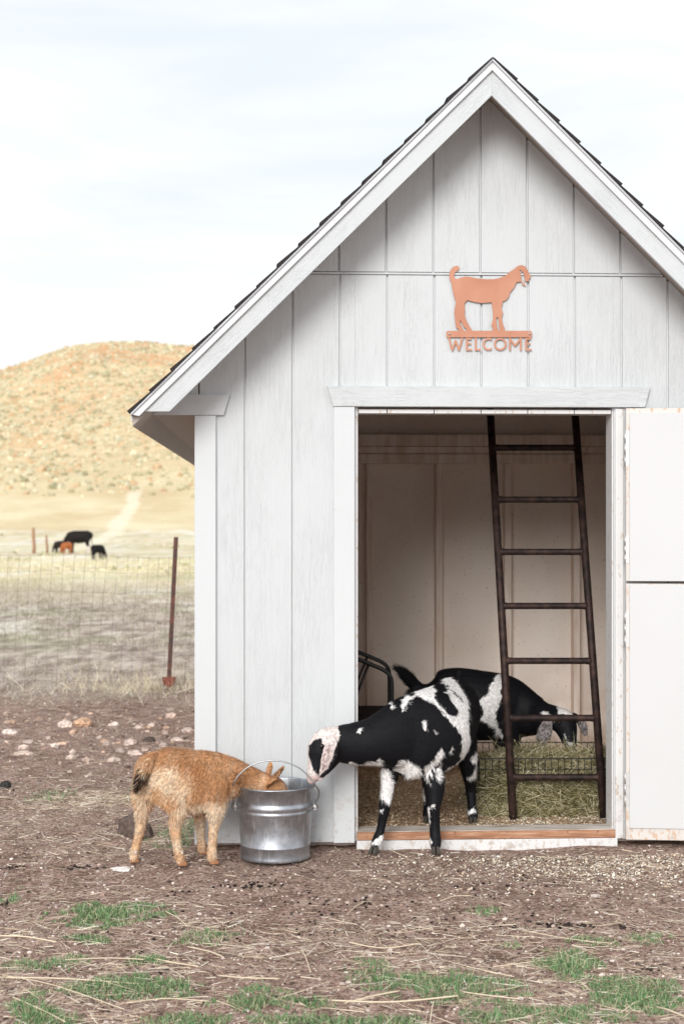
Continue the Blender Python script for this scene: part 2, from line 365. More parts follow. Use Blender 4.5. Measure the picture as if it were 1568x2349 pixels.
dirt = k.mix(k.ramp(fs, [(0.56, 0.0), (0.64, 0.55)]), dirt, (0.55, 0.45, 0.33))
gr = k.ramp(k.noise(k.map(p, (1.3, 0.42, 1)), 3, 7, 0.7), [(0.36, (0.22, 0.17, 0.14)), (0.5, (0.42, 0.345, 0.295)), (0.62, (0.64, 0.56, 0.48))])
gr = k.mix(k.ramp(k.noise(k.map(p, (0.35, 0.22, 1)), 1, 6, 0.65), [(0.5, 0.0), (0.66, 0.5)]), gr, (0.27, 0.32, 0.13))
st = k.ramp(k.noise(k.map(p, (0.25, 0.08, 1)), 1, 7, 0.7), [(0.34, (0.54, 0.45, 0.30)), (0.5, (0.70, 0.61, 0.42)), (0.64, (0.80, 0.74, 0.58))])
st = k.mix(k.ramp(k.noise(k.map(p, (0.06, 0.2, 1)), 1, 5), [(0.5, 0.0), (0.64, 0.5)]), st, (0.50, 0.50, 0.29))
yw = k.math('ADD', yy, k.math('MULTIPLY', k.math('SUBTRACT', nA, 0.5), 3.0))
xleft = k.math('MULTIPLY', xx, -0.6)
c = k.mix(k.rng(yw, 5.2, 6.4), dirt, gr)
yw2 = k.math('ADD', yy, k.math('MULTIPLY', k.math('SUBTRACT', k.noise(p, 0.12, 5), 0.5), 30.0))
c = k.mix(k.rng(yw2, 15, 36), c, st)
wp = k.ramp(k.noise(k.map(p, (0.5, 0.13, 1)), 1, 6, 0.7), [(0.54, 0.0), (0.60, 0.75)])
c = k.mix(k.math('MULTIPLY', wp, k.rng(yy, 7, 12)), c, (0.78, 0.73, 0.64))
dk = k.ramp(k.noise(k.map(p, (0.9, 0.25, 1)), 1, 6, 0.7), [(0.60, 0.0), (0.66, 0.6)])
c = k.mix(k.math('MULTIPLY', dk, k.rng(yy, 7, 12)), c, (0.22, 0.18, 0.14))
c = k.mix(track_mask(k, p), c, (0.88, 0.81, 0.65))
k.color(c)
k.bump(nB, 0.35, 0.02); k.bump(nC, 0.8, 0.010); k.bump(k.noise(p, 240, 3), 0.35, 0.003)
M['ground'] = k.m
k = NM('dry_hillside', 0.95, 0.05); p = k.pos; zz = k.sep(p, 'Z')
n1 = k.noise(k.map(p, (1, 0.6, 1)), 0.06, 7, 0.6); n2 = k.noise(p, 0.35, 5, 0.65)
c = k.ramp(n2, [(0.34, (0.46, 0.35, 0.20)), (0.5, (0.66, 0.53, 0.32)), (0.66, (0.76, 0.66, 0.45))])
org = k.math('MULTIPLY', k.rng(zz, 6, 45, 0.15, 1.0), k.ramp(n1, [(0.44, 0.0), (0.60, 1.0)]))
c = k.mix(org, c, (0.66, 0.34, 0.17))
c = k.mix(k.rng(zz, 13, 1.5), c, k.ramp(n1, [(0.4, (0.64, 0.50, 0.30)), (0.6, (0.76, 0.67, 0.45))]))
c = k.mix(track_mask(k, p), c, (0.88, 0.81, 0.65))
k.color(c).bump(n2, 0.6, 0.6); M['hill'] = k.m
sheet('ground', axis(-260, 260, 0.032, -2.6, 3.0, 1.06), axis(-9, 150, 0.032, -2.9, 3.2, 1.028), M['ground'])
sheet('hill', np.concatenate([np.linspace(-900, -160, 38), np.linspace(-155, 60, 130), np.linspace(70, 900, 42)]), np.concatenate([np.linspace(149, 500, 170), np.linspace(510, 1000, 25)]), M['hill'])
# blade-type stuff: arrays of base points, directions, lengths
def blades(name, base, dirv, length, width, cols, mat, bend=0.3, label=None, cat=None, extra=None, side=None):
    n = len(base); d = dirv / np.linalg.norm(dirv, axis=1, keepdims=True)
    if side is None:
        rv = rng.normal(size=(n, 3)); side = np.cross(d, rv); side /= np.linalg.norm(side, axis=1, keepdims=True) + 1e-9
    bendv = rng.normal(size=(n, 3)) * bend; bendv[:, 2] -= bend * 0.4
    l = length[:, None]; wd = width[:, None]
    mid = base + d * l * 0.5 + bendv * l * 0.12; tip = base + d * l + bendv * l * 0.35
    V = np.concatenate([base - side * wd / 2, base + side * wd / 2, mid - side * wd * 0.42, mid + side * wd * 0.42, tip - side * wd * 0.15, tip + side * wd * 0.15])
    i = np.arange(n); Fq = np.concatenate([np.stack([i, i + n, i + 3 * n, i + 2 * n], 1), np.stack([i + 2 * n, i + 3 * n, i + 5 * n, i + 4 * n], 1)])
    C_ = np.tile(cols, (6, 1))
    if extra is not None:
        V = np.concatenate([extra[0], V]); Fq = np.concatenate([extra[1], Fq + len(extra[0])]); C_ = np.concatenate([extra[2], C_])
    o = np_mesh(name, V, Fq, mat, C_, smooth=False)
    if label: o['label'] = label
    if cat: o['category'] = cat
    o['kind'] = 'stuff'; return o
def pick(cols, n, jit=0.15):
    c_ = np.array(cols)[rng.integers(0, len(cols), n)]; return np.clip(c_ * (1 + rng.normal(size=(n, 1)) * jit), 0.005, 0.95)
def in_shed(x, y):
    a = x * math.cos(TH) + y * math.sin(TH); b = -x * math.sin(TH) + y * math.cos(TH)
    return (a > -0.66) & (a < 1.95) & (b > -0.03) & (b < 6.7)

# ------------------------------------------------------------------ shed
shed = thing('shed', 'small white board-sided shed with a steep gable roof and its tall door standing open', 'shed', (0, 0, 0), TH)
BF = -0.30                                   # face of the rake boards
aA, _, zA = S(1127, 137, BF); aE, _, zE = S(303, 945, BF)
SL = (zA - zE) / (aA - aE)
def zr(a, off=0.0): return zA - off - SL * abs(a - aA)
aL = S(458, 1400)[0]; aR = 2 * aA - aL; DEP = 2.5; LEN = 6.5
o0 = S(814, 1400)[0]; o1 = S(1406, 1400)[0]; zH = S(1100, 934)[2]
zseam = S(1000, 628)[2]
def clip(poly, a, b, c):
    """keep a*x + b*z <= c"""
    r_ = []
    for i in range(len(poly)):
        p_, q_ = poly[i], poly[(i + 1) % len(poly)]
        dp, dq = a * p_[0] + b * p_[1] - c, a * q_[0] + b * q_[1] - c
        if dp <= 0: r_.append(p_)
        if (dp < 0 < dq) or (dq < 0 < dp):
            t = dp / (dp - dq); r_.append((p_[0] + (q_[0] - p_[0]) * t, p_[1] + (q_[1] - p_[1]) * t))
    return r_
def roofclip(x0, x1, z0, z1, off=0.06):
    po = [(x0, z0), (x1, z0), (x1, z1), (x0, z1)]
    po = clip(po, SL, 1, zA - off + SL * aA); return clip(po, -SL, 1, zA - off - SL * aA)
g0 = S(671, 1300)[0]; GR = (S(1530, 800)[0] - S(671, 1300)[0]) / 8.0
mb = MB()
def strip_set(z0, z1, shift, bf, cut):
    edges = [aL] + [g0 + shift + GR * k_ for k_ in range(-1, 12) if aL + 0.03 < g0 + shift + GR * k_ < aR - 0.03] + [aR]
    for i in range(len(edges) - 1):
        x0 = edges[i] + (0.0048 if i else 0); x1 = edges[i + 1] - (0.0048 if i < len(edges) - 2 else 0)
        pieces = []
        if not cut or x1 <= o0 or x0 >= o1: pieces.append((x0, x1, z0))
        else:
            if x0 < o0: pieces.append((x0, o0, z0))
            if x1 > o1: pieces.append((o1, x1, z0))
            pieces.append((max(x0, o0), min(x1, o1), zH))
        for (p0, p1, zz_) in pieces:
            if p1 - p0 < 0.004: continue
            po = roofclip(p0, p1, zz_, z1)
            if len(po) >= 3: mb.prism(po, bf, 0.013)
strip_set(0.02, zseam - 0.007, 0.0, 0.0, True)
strip_set(zseam + 0.007, 4.0, -0.005, -0.003, False)
zt_g = S(470, 905, -0.02)[2]
for sgn in (-1, 1):
    x0, x1 = (aE + 0.02, aL - 0.006) if sgn < 0 else (aR + 0.006, 2 * aA - aE - 0.02)
    po = roofclip(x0, x1, zt_g - 0.05, 4.0); mb.prism(po, 0.0, 0.009)
xs_ = (zA - 0.06 - zseam - .004) / SL; mb.box(aA - xs_, -0.007, zseam - 0.005, aA + xs_, 0.009, zseam + 0.0035)     # z-flashing lip
mb.build('siding', M['siding'], shed, bevel=0.0012)
mb = MB()
for (x0, x1, z0) in ((aL + 0.002, o0, 0.02), (o1, aR - 0.002, 0.02), (o0, o1, zH)):
    po = roofclip(x0, x1, z0, 4.0, 0.065); mb.prism(po, 0.0135, 0.10)
mb.build('front_wall_core', M['core'], shed)
for sgn, a_in, nm in ((1, aL, 'side_wall'), (-1, aR, 'side_wall')):
    mb = MB(); x0, x1 = (aL, aL + 0.03) if sgn > 0 else (aR - 0.03, aR)
    if sgn > 0: mb.box(x0, 0.102, 0.02, x1, LEN, 1.90)
    else:
        mb.box(x0, 0.102, 0.02, x1, LEN, 1.90)
    mb.build(nm, M['siding'], shed)
    mb = MB()
    xx0 = x1 + 0.001 if sgn > 0 else x0 - 0.011
    mb.box(xx0, 0.102, 0.03, xx0 + 0.01, DEP - 0.002, 1.88)
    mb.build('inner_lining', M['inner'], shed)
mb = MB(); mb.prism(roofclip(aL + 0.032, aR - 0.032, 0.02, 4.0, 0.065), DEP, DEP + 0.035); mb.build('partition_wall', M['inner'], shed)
mb = MB(); mb.prism(roofclip(aL + 0.001, aR - 0.001, 0.02, 4.0, 0.065), LEN + 0.001, LEN + 0.03); mb.build('back_wall', M['siding'], shed)
mb = MB(); mb.box(aL + 0.045, 0.09, -0.02, aR - 0.045, DEP - 0.002, 0.024); mb.build('floor_slab', M['stud'], shed)
# studs and plates on the back wall
s0 = S(1005, 1400, DEP - 0.05)[0]; SP = (S(1320, 1400, DEP - 0.05)[0] - S(848, 1400, DEP - 0.05)[0]) / 3
zp = [S(1100, q, DEP - 0.06)[2] for q in (1063, 1041, 1024, 998)]
for k_ in range(-3, 5):
    x = s0 + SP * k_
    if aL + 0.06 < x < aR - 0.06:
        mb = MB(); mb.box(x - 0.019, DEP - 0.088, 0.07, x + 0.019, DEP - 0.001, zp[0] - 0.001); mb.build('stud', M['stud'], shed, bevel=0.002)
for i, (z0, z1, b_) in enumerate(((zp[0], zp[1] - .003, 0.094), (zp[1], zp[2] - .003, 0.082), (zp[2], zp[3], 0.100), (0.026, 0.066, 0.058))):
    mb = MB(); mb.box(aL + 0.045, DEP - b_, z0, aR - 0.045, DEP - 0.001, z1); mb.build('wall_plate', M['stud'], shed, bevel=0.002)
mb = MB(); mb.box(aL + 0.045, 1.34, 2.06, aR - 0.045, 1.38, 2.15); mb.build('ceiling_joist', M['stud'], shed)
# roof decks, shingles
B1 = LEN + 0.2
for sgn in (-1, 1):
    ae = aE if sgn < 0 else 2 * aA - aE
    mb = MB(); po = [(aA, zA - 0.012), (ae, zr(ae, 0.012)), (ae, zr(ae, 0.058)), (aA, zA - 0.058)]
    mb.prism(po, BF + 0.022, B1); dk = mb.build('roof_deck', M['soffit'], shed)
    # shingle courses; their butts step up the slope and ragged at the rake
    mb = MB(); n_ = 17; u_ = Vector((ae - aA, 0, zr(ae) - zA)); Ls = u_.length; u_.normalize(); nrm = Vector((-u_.z, 0, u_.x)) * (1 if sgn < 0 else -1)
    if nrm.z < 0: nrm = -nrm
    rr = random.Random(3 + sgn)
    for i in range(n_):
        d0 = Ls * i / n_; d1 = Ls * (i + 1) / n_ + 0.012
        bcur = BF - 0.034 - rr.random() * 0.006
        while bcur < B1:
            bw_ = 0.2 + rr.random() * 0.2; b2 = min(bcur + bw_, B1 + 0.02)
            t0, t1 = 0.003, 0.010 + rr.random() * 0.005
            pA = Vector((aA, 0, zA)) + u_ * d0; pB = Vector((aA, 0, zA)) + u_ * d1
            q = [pA + nrm * 0.001, pB + nrm * 0.001, pB + nrm * t1, pA + nrm * t0]
            v = [(c_.x, bcur, c_.z) for c_ in q] + [(c_.x, b2 - 0.003, c_.z) for c_ in q]
            mb.add(v, [(0, 1, 2, 3), (7, 6, 5, 4), (0, 4, 5, 1), (1, 5, 6, 2), (2, 6, 7, 3), (3, 7, 4, 0)]); bcur = b2
    mb.build('shingles', M['shingle'], shed)
    mb = MB(); mb.prism([(aA, zA - 0.0005), (ae + sgn * 0.004, zr(ae + sgn * .004, 0.0005)), (ae + sgn * 0.004, zr(ae + sgn * .004, 0.011)), (aA, zA - 0.011)], BF - 0.026, BF + 0.02)
    mb.box(min(ae, ae + sgn * 0.006), BF + 0.021, zr(ae, 0.035), max(ae, ae + sgn * 0.006), B1, zr(ae, 0.004)); mb.build('drip_edge', M['drip'], shed)
    mb = MB(); mb.prism([(aA, zA - 0.0115), (ae, zr(ae, 0.0115)), (ae + (-sgn) * 0.03, zr(ae + (-sgn) * 0.03, 0.047) ), (aA, zA - 0.047)], BF - 0.016, BF + 0.021)
    mb.build('thin_rake_trim', M['trim_thin'], shed, bevel=0.001)
    zc = S(400, 944, BF)[2]; lo = 0.149; up = 0.0475
    au = aA + sgn * (zA - up - zc) / SL; al_ = aA + sgn * (zA - lo - zc) / SL
    mb = MB()                                  # board laid along its own axis so the grain follows it
    mb.prism([(aA, zA - up), (au, zc), (al_, zc), (aA, zA - lo)], BF, BF + 0.021)
    rb = mb.build('rake_board', M['trim_h'], shed, bevel=0.0015)
    ang = math.atan(SL) * (1 if sgn < 0 else -1)
    rot = Matrix.Rotation(-ang if False else -ang, 4, 'Y'); rb.data.transform(rot.inverted()); rb.matrix_local = rot
    mb = MB(); zs = S(400, 952, 0)[2]                                       # boxed eave: fascia and soffit
    xf = ae - sgn * 0.012; xw = aL - 0.0025 if sgn < 0 else aR + 0.0025
    mb.box(min(xf, xw + sgn * 0.001), -0.018, zs + 0.002, max(xf, xw + sgn * .001), B1 - 0.02, zs + 0.010); mb.build('soffit', M['soffit'], shed)
    mb = MB(); mb.box(min(xf, xf - sgn * 0.018), BF + 0.03, zs - 0.014, max(xf, xf - sgn * 0.018), B1, zs + 0.0018); mb.build('fascia', M['trim_h'], shed)
# frieze return boards at the eaves
zb = S(470, 952, -0.02)[2]; zt = S(470, 905, -0.02)[2]
for sgn in (-1, 1):
    def mir(a): return a if sgn < 0 else 2 * aA - a
    ab = aA - (zA - 0.06 - zb) / SL; at_ = aA - (zA - 0.06 - zt) / SL
    po = [(mir(ab), zb), (mir(S(513, 952, -0.02)[0]), zb), (mir(S(527, 905, -0.02)[0]), zt), (mir(at_), zt)]
    mb = MB(); mb.prism(po, -0.0225, -0.0035); mb.build('frieze_return', M['trim_h'], shed, bevel=0.0015)
    mb = MB(); c0, c1 = aL - 0.021, S(495, 1400, -0.02)[0]
    x0, x1 = sorted((mir(c0), mir(c1))); mb.box(x0, -0.0205, 0.02, x1, -0.0005, zb - 0.002)
    y0_, y1_ = sorted((mir(aL - 0.021), mir(aL - 0.001))); 
    mb.build('corner_board', M['trim_v'], shed, bevel=0.0015)
    mb = MB(); mb.box(y0_, 0.0, 0.02, y1_, 0.09, zb - 0.002); mb.build('corner_board', M['trim_v'], shed)
# door surround
mb = MB(); mb.prism([(S(764, 932, -0.022)[0], S(764, 932, -0.022)[2]), (S(1478, 934, -0.022)[0], S(764, 932, -0.022)[2]), (S(1490, 886, -0.022)[0], S(750, 885, -0.022)[2]), (S(750, 885, -0.022)[0], S(750, 885, -0.022)[2])], -0.0245, -0.0005)
mb.build('header_board', M['trim_h'], shed, bevel=0.0015)
zhb = S(764, 932, -0.022)[2]
mb = MB(); mb.box(S(765, 1400, -.02)[0], -0.0205, 0.02, S(813, 1400, -.02)[0], -0.0005, zhb - 0.002); mb.build('door_casing', M['trim_v'], shed, bevel=0.0015)
jl = S(820, 1400, 0.02)[0]; jr = S(1401, 1400, 0.02)[0]; ztj = S(1100, 949, 0.02)[2]
mb = MB(); mb.box(o0 - 0.004, 0.0112, 0.02, jl, 0.13, zH - 0.001); mb.build('door_jamb', M['jamb'], shed, bevel=0.001)
mb = MB(); mb.box(jr, 0.0112, 0.02, o1 + 0.004, 0.13, zH - 0.001); mb.box(S(1409, 1400, 0)[0], -0.010, 0.026, S(1427.5, 1400, 0)[0], 0.0105, zhb - 0.006); mb.build('door_jamb', M['jamb'], shed, bevel=0.0015)
mb = MB(); e_ = [jl + 0.002] + [g0 + GR * k_ for k_ in range(2, 8) if jl + .03 < g0 + GR * k_ < jr - .03] + [jr - 0.002]
for i in range(len(e_) - 1): mb.box(e_[i] + 0.002, 0.0085, ztj, e_[i + 1] - 0.002, 0.13, zhb - 0.011)
mb.build('door_head_jamb', M['jamb'], shed, bevel=0.001)
mb = MB(); zt0 = S(1100, 1925, -0.012)[2]; zt1 = S(1100, 1906, -0.012)[2]
mb.box(jl - 0.004, -0.012, zt0, jr + 0.012, 0.105, zt1 - 0.002); mb.build('threshold', M['cedar'], shed, bevel=0.003)
mb = MB(); mb.box(jl - 0.002, -0.008, zt1 - 0.0015, jr + 0.01, 0.104, zt1 + 0.002); mb.build('threshold_top', M['worn_top'], shed, bevel=0.002)
mb = MB(); mb.box(jl - 0.006, -0.014, -0.03, jr + 0.02, 0.10, zt0 - 0.0015); mb.build('sill_skirt', M['jamb'], shed, bevel=0.002)
# split door swung out to the right, seen from its inner side
PHI = R(-8.0); hx, hb = S(1431.5, 1400, -0.03)[0], -0.030
def dloc(u, v, z):        # u along the leaf, v towards the camera
    return (hx + u * math.cos(PHI) + v * math.sin(PHI), hb + u * math.sin(PHI) - v * math.cos(PHI), z)
def dbox(mb, u0, v0, z0, u1, v1, z1):
    q = [(u0, v0, z0), (u1, v0, z0), (u1, v1, z0), (u0, v1, z0), (u0, v0, z1), (u1, v0, z1), (u1, v1, z1), (u0, v1, z1)]
    mb.add([dloc(*c_) for c_ in q], [(0, 3, 2, 1), (4, 5, 6, 7), (0, 1, 5, 4), (1, 2, 6, 5), (2, 3, 7, 6), (3, 0, 4, 7)])
dt = S(1431, 937.5, -0.03)[2]; dm0 = S(1431, 1332, -0.03)[2]; dm1 = S(1431, 1338, -0.03)[2]; db = S(1431, 1923, -0.03)[2]
for (z0, z1, it, ib, lab, hs) in ((dm0, dt, 0.020, 0.0, 'upper leaf of the split door, inner face', ((989, 1070), (1229, 1291))), (db, dm1, 0.003, 0.052, 'lower leaf of the split door with a scuffed bottom edge', ((1402, 1483), (1770, 1848)))):
    mb = MB(); dbox(mb, 0.003, 0.0, z0, 1.12, 0.030, z1); leaf = mb.build('door', M['door_edge'], shed, bevel=0.002); leaf['label'] = lab
    mb = MB(); dbox(mb, 0.018, 0.0305, z0 + ib, 1.10, 0.038, z1 - it); mb.build('inner_panel', M['door_panel'], leaf, bevel=0.0015)
    for (h0, h1) in hs:
        za, zb_ = S(1430, h1, -0.04)[2], S(1430, h0, -0.04)[2]; mb = MB()
        for j in range(3):
            q0 = za + (zb_ - za) * j / 3; q1 = za + (zb_ - za) * (j + 1) / 3 - 0.002
            mb.tube([(hx - 0.003, hb - 0.022, q0), (hx - 0.003, hb - 0.022, q1)], 0.0045, 10)
        dbox(mb, 0.003, 0.0302, za, 0.016, 0.0325, zb_)
        mb.build('hinge', M['hinge'], leaf)

# ------------------------------------------------------------------ copper welcome sign
def Z4(u, v): return S((1080 + u / 5.6) / 1.09, (620 + v / 5.6) / 1.09, -0.012)
def z4p(pts): return [(Z4(*p_)[0], Z4(*p_)[2]) for p_ in pts]
def catm(pts, n=5, closed=True):
    o = []; N = len(pts)
    rngi = range(N) if closed else range(N - 1)
    for i in rngi:
        p0, p1, p2, p3 = [pts[(i + j) % N] if closed else pts[min(max(i + j, 0), N - 1)] for j in (-1, 0, 1, 2)]
        for q in range(n):
            t = q / n; o.append(tuple(0.5 * ((2 * b) + (-a + c_) * t + (2 * a - 5 * b + 4 * c_ - d) * t * t + (-a + 3 * b - 3 * c_ + d) * t**3) for a, b, c_, d in zip(p0, p1, p2, p3)))
    if not closed: o.append(pts[-1])
    return o
sc0 = Z4(800, 1200)
sign = thing('welcome_sign', 'copper coloured metal goat silhouette above the word WELCOME on the gable', 'sign', Matrix.Rotation(TH, 3, 'Z') @ Vector(sc0), TH)
goat_o = [(375, 1165), (368, 1140), (330, 1110), (318, 1000), (308, 900), (318, 830), (330, 760), (305, 680), (283, 590), (268, 490), (240, 430), (236, 370), (255, 310), (290, 265), (335, 247), (372, 258), (378, 295), (350, 325), (318, 345), (303, 385), (312, 425), (350, 436), (400, 415), (460, 400), (530, 405), (620, 425), (720, 436), (850, 438), (940, 420), (1030, 385), (1080, 335), (1150, 290), (1190, 252), (1245, 238), (1295, 255), (1325, 295), (1350, 350), (1378, 395), (1370, 425), (1350, 435), (1352, 465), (1300, 468), (1290, 430), (1285, 390), (1272, 350), (1240, 312), (1218, 300), (1235, 345), (1243, 400), (1246, 470), (1180, 478), (1140, 560), (1085, 625), (1075, 670), (1045, 720), (985, 752), (975, 800), (965, 840), (988, 910), (970, 980), (985, 1060), (1010, 1120), (1018, 1165), (942, 1165), (938, 1110), (928, 1070), (922, 985), (905, 965), (893, 985), (898, 1060), (912, 1115), (928, 1165), (840, 1165), (843, 1100), (824, 1092), (850, 990), (845, 870), (828, 760), (780, 765), (700, 772), (600, 760), (540, 745), (490, 730), (455, 770), (450, 820), (458, 880), (450, 930), (470, 1000), (510, 1080), (565, 1165), (490, 1165), (470, 1125), (440, 1105), (408, 1040), (388, 1008), (385, 1035), (405, 1090), (445, 1165)]
def sgn_mesh(polys, name, y0=-0.0125, y1=-0.009):
    mb = MB()
    for po in polys: mb.prism(po, y0, y1)
    return mb.build(name, M['copper'], sign, bevel=0.0004, origin=sc0)
sgn_mesh([z4p(goat_o)], 'goat_figure')
sgn_mesh([z4p([(215, 1160), (1375, 1160), (1392, 1178), (1392, 1235), (1375, 1268), (1340, 1250), (240, 1250), (222, 1262), (198, 1240), (195, 1180)])], 'mounting_bar', -0.0135, -0.0095)
# ear tip hanging below the jaw
sgn_mesh([z4p([(1244, 455), (1250, 500), (1268, 525), (1305, 532), (1306, 518), (1285, 505), (1282, 455), (1276, 455), (1278, 508), (1262, 500), (1252, 455)])], 'ear_outline', -0.013, -0.010)
def stroke(pts, wd):
    """flat ribbon polygon along pts"""
    l_, r2 = [], []
    for i, p_ in enumerate(pts):
        a = pts[max(i - 1, 0)]; b = pts[min(i + 1, len(pts) - 1)]; dx, dy = b[0] - a[0], b[1] - a[1]; ln = math.hypot(dx, dy) + 1e-9
        nx_, ny_ = -dy / ln * wd / 2, dx / ln * wd / 2; l_.append((p_[0] + nx_, p_[1] + ny_)); r2.append((p_[0] - nx_, p_[1] - ny_))
    return l_ + r2[::-1]
def arc(cx, cy, rx, ry, a0, a1, n=22): return [(cx + rx * math.cos(R(a0 + (a1 - a0) * i / n)), cy + ry * math.sin(R(a0 + (a1 - a0) * i / n))) for i in range(n + 1)]
T0, T1 = 1256, 1436; WDT = 25
letters = {
 'letter_w': [[(232, T0), (280, T1)], [(278, T1 - 2), (328, 1290)], [(324, 1290), (372, T1 - 2)], [(370, T1), (418, T0)]],
 'letter_e': [[(482, T0), (482, T1)], [(472, 1272), (545, 1272)], [(482, 1340), (540, 1340)], [(472, T1 - 12), (555, T1 - 12)]],
 'letter_l': [[(606, T0), (606, T1)], [(596, T1 - 12), (680, T1 - 12)]],
 'letter_c': [arc(785, 1346, 68, 76, -50, -310)],
 'letter_o': [arc(950, 1346, 76, 76, 0, 181), arc(950, 1346, 76, 76, 179, 361)],
 'letter_m': [[(1086, T0), (1086, T1)], [(1078, 1262), (1160, 1372)], [(1156, 1372), (1240, 1262)], [(1236, T0), (1236, T1)]],
 'letter_e ': [[(1312, T0), (1312, T1)], [(1302, 1272), (1380, 1272)], [(1312, 1340), (1370, 1340)], [(1302, T1 - 12), (1388, T1 - 12)]],
}
for nm, sts in letters.items():
    mb = MB()
    for j, st_ in enumerate(sts): mb.prism(z4p(stroke(st_, WDT if j != 1 or 'w' not in nm else WDT)), -0.0125 - 0.0002 * j, -0.0095)
    mb.build(nm.strip(), M['copper'], sign, origin=sc0)
for (u, v) in ((238, 1203), (1357, 1200)):
    c_ = Z4(u, v); mb = MB(); mb.tube([(c_[0], -0.021, c_[2]), (c_[0], 0.0, c_[2])], 0.0042, 12); mb.build('screw', M['hinge'], sign, origin=sc0)

# ------------------------------------------------------------------ ladder
lo_l, hi_l = P(1176, 1878, 0.45), P(1124, 950, 1.10); lo_r, hi_r = P(1384, 1876, 0.45), P(1318, 950, 1.10)
base = (lo_l + lo_r) / 2; base.z = 0.03
lad = thing('ladder', 'dark rusty pipe ladder leaning inside the doorway in front of the hay feeder', 'ladder', base)
def lpt(a, b, t): return a + (b - a) * t
for a, b in ((lo_l, hi_l), (lo_r, hi_r)):
    mb = MB(); mb.tube([lpt(a, b, -0.003), lpt(a, b, 0.5), lpt(a, b, 1.105)], 0.0190, 16); mb.build('side_rail', M['pipe'], lad, origin=base)
for py in (1027, 1146, 1266, 1390, 1516, 1647, 1783):
    pp = []
    for a, b in ((lo_l, hi_l), (lo_r, hi_r)):
        t0, t1 = 0.0, 1.0
        for _ in range(40):
            t = (t0 + t1) / 2; q = lpt(a, b, t); y_ = HY - (q.z - CH) * F / (q.y - CY)
            if y_ > py: t0 = t
            else: t1 = t
        pp.append(lpt(a, b, t))
    mb = MB(); d_ = (pp[1] - pp[0]).normalized()
    mb.tube([pp[0] + d_ * 0.008, pp[0] + d_ * 0.020, pp[0] + d_ * 0.032, pp[1] - d_ * 0.032, pp[1] - d_ * 0.020, pp[1] - d_ * 0.008], [0.0195, 0.0180, 0.0158, 0.0158, 0.0180, 0.0195], 14); mb.build('rung', M['pipe'], lad, origin=base)

# ------------------------------------------------------------------ bucket
bc = Vector((P(631, 1982, -0.21).x, -0.212, 0.0)); bz = 0.004
bucket = thing('bucket', 'galvanized metal bucket with a wire bail and brown goat\'s head in it', 'bucket', (bc.x, bc.y, 0))
prof = [(0.0, 0.022), (0.140, 0.022), (0.143, 0.004), (0.1455, 0.000), (0.147, 0.004), (0.1455, 0.012), (0.1455, 0.052), (0.1475, 0.055), (0.1475, 0.060), (0.1460, 0.063), (0.1560, 0.188), (0.1585, 0.194), (0.1600, 0.199), (0.1585, 0.205), (0.1575, 0.208), (0.1615, 0.216), (0.1640, 0.224), (0.1615, 0.232), (0.1590, 0.236), (0.1600, 0.244), (0.1655, 0.296), (0.1690, 0.299), (0.1700, 0.303), (0.1685, 0.307), (0.1655, 0.306), (0.1635, 0.300), (0.1570, 0.240), (0.1440, 0.064), (0.138, 0.026), (0.0, 0.026)]
mb = MB(); mb.lathe(prof, (0, 0, bz), 96); mb.build('pail_body', M['galv'], bucket)
# lugs and bail
for sg in (-1, 1):
    mb = MB(); x = 0.160 * sg
    mb.box(min(x, x + 0.012 * sg), -0.012, bz + 0.196, max(x, x + 0.012 * sg), 0.012, bz + 0.226)
    mb.tube([(x + 0.006 * sg, -0.016, bz + 0.211), (x + 0.006 * sg, 0.016, bz + 0.211)], 0.009, 10); mb.build('handle_lug', M['hinge'], bucket, bevel=0.002)
pts = []
lx = 0.170
hp = [(-lx - 0.004, 0.198), (-lx - 0.010, 0.214), (-lx - 0.003, 0.232), (-lx - 0.009, 0.27), (-lx - 0.002, 0.318), (-0.150, 0.372), (-0.105, 0.422), (-0.05, 0.449), (0.0, 0.455), (0.05, 0.447), (0.105, 0.418), (0.152, 0.365), (lx + 0.004, 0.32), (lx + 0.016, 0.285), (lx + 0.010, 0.25), (lx - 0.002, 0.23), (lx + 0.008, 0.212), (lx + 0.004, 0.196)]
cm = catm([(x, z) for x, z in hp], 6, False)
mb = MB(); mb.tube([(x, -0.012 - 0.14 * min(1, max(0, (z - 0.21) / 0.13)) ** 1.3, bz + (z if z < .3 else .3 + (z - .3) * .82)) for x, z in cm], 0.0030, 8); mb.build('bail_handle', M['wire'], bucket)
mb = MB(); mb.lathe([(0.0, 0.0), (0.1610, 0.0)], (0, 0, 0), 64)
wt = mb.build('water', M['water']); wt.location = (bc.x, bc.y, bz + 0.262); tag(wt, 'dark water surface inside the galvanized bucket', 'water')

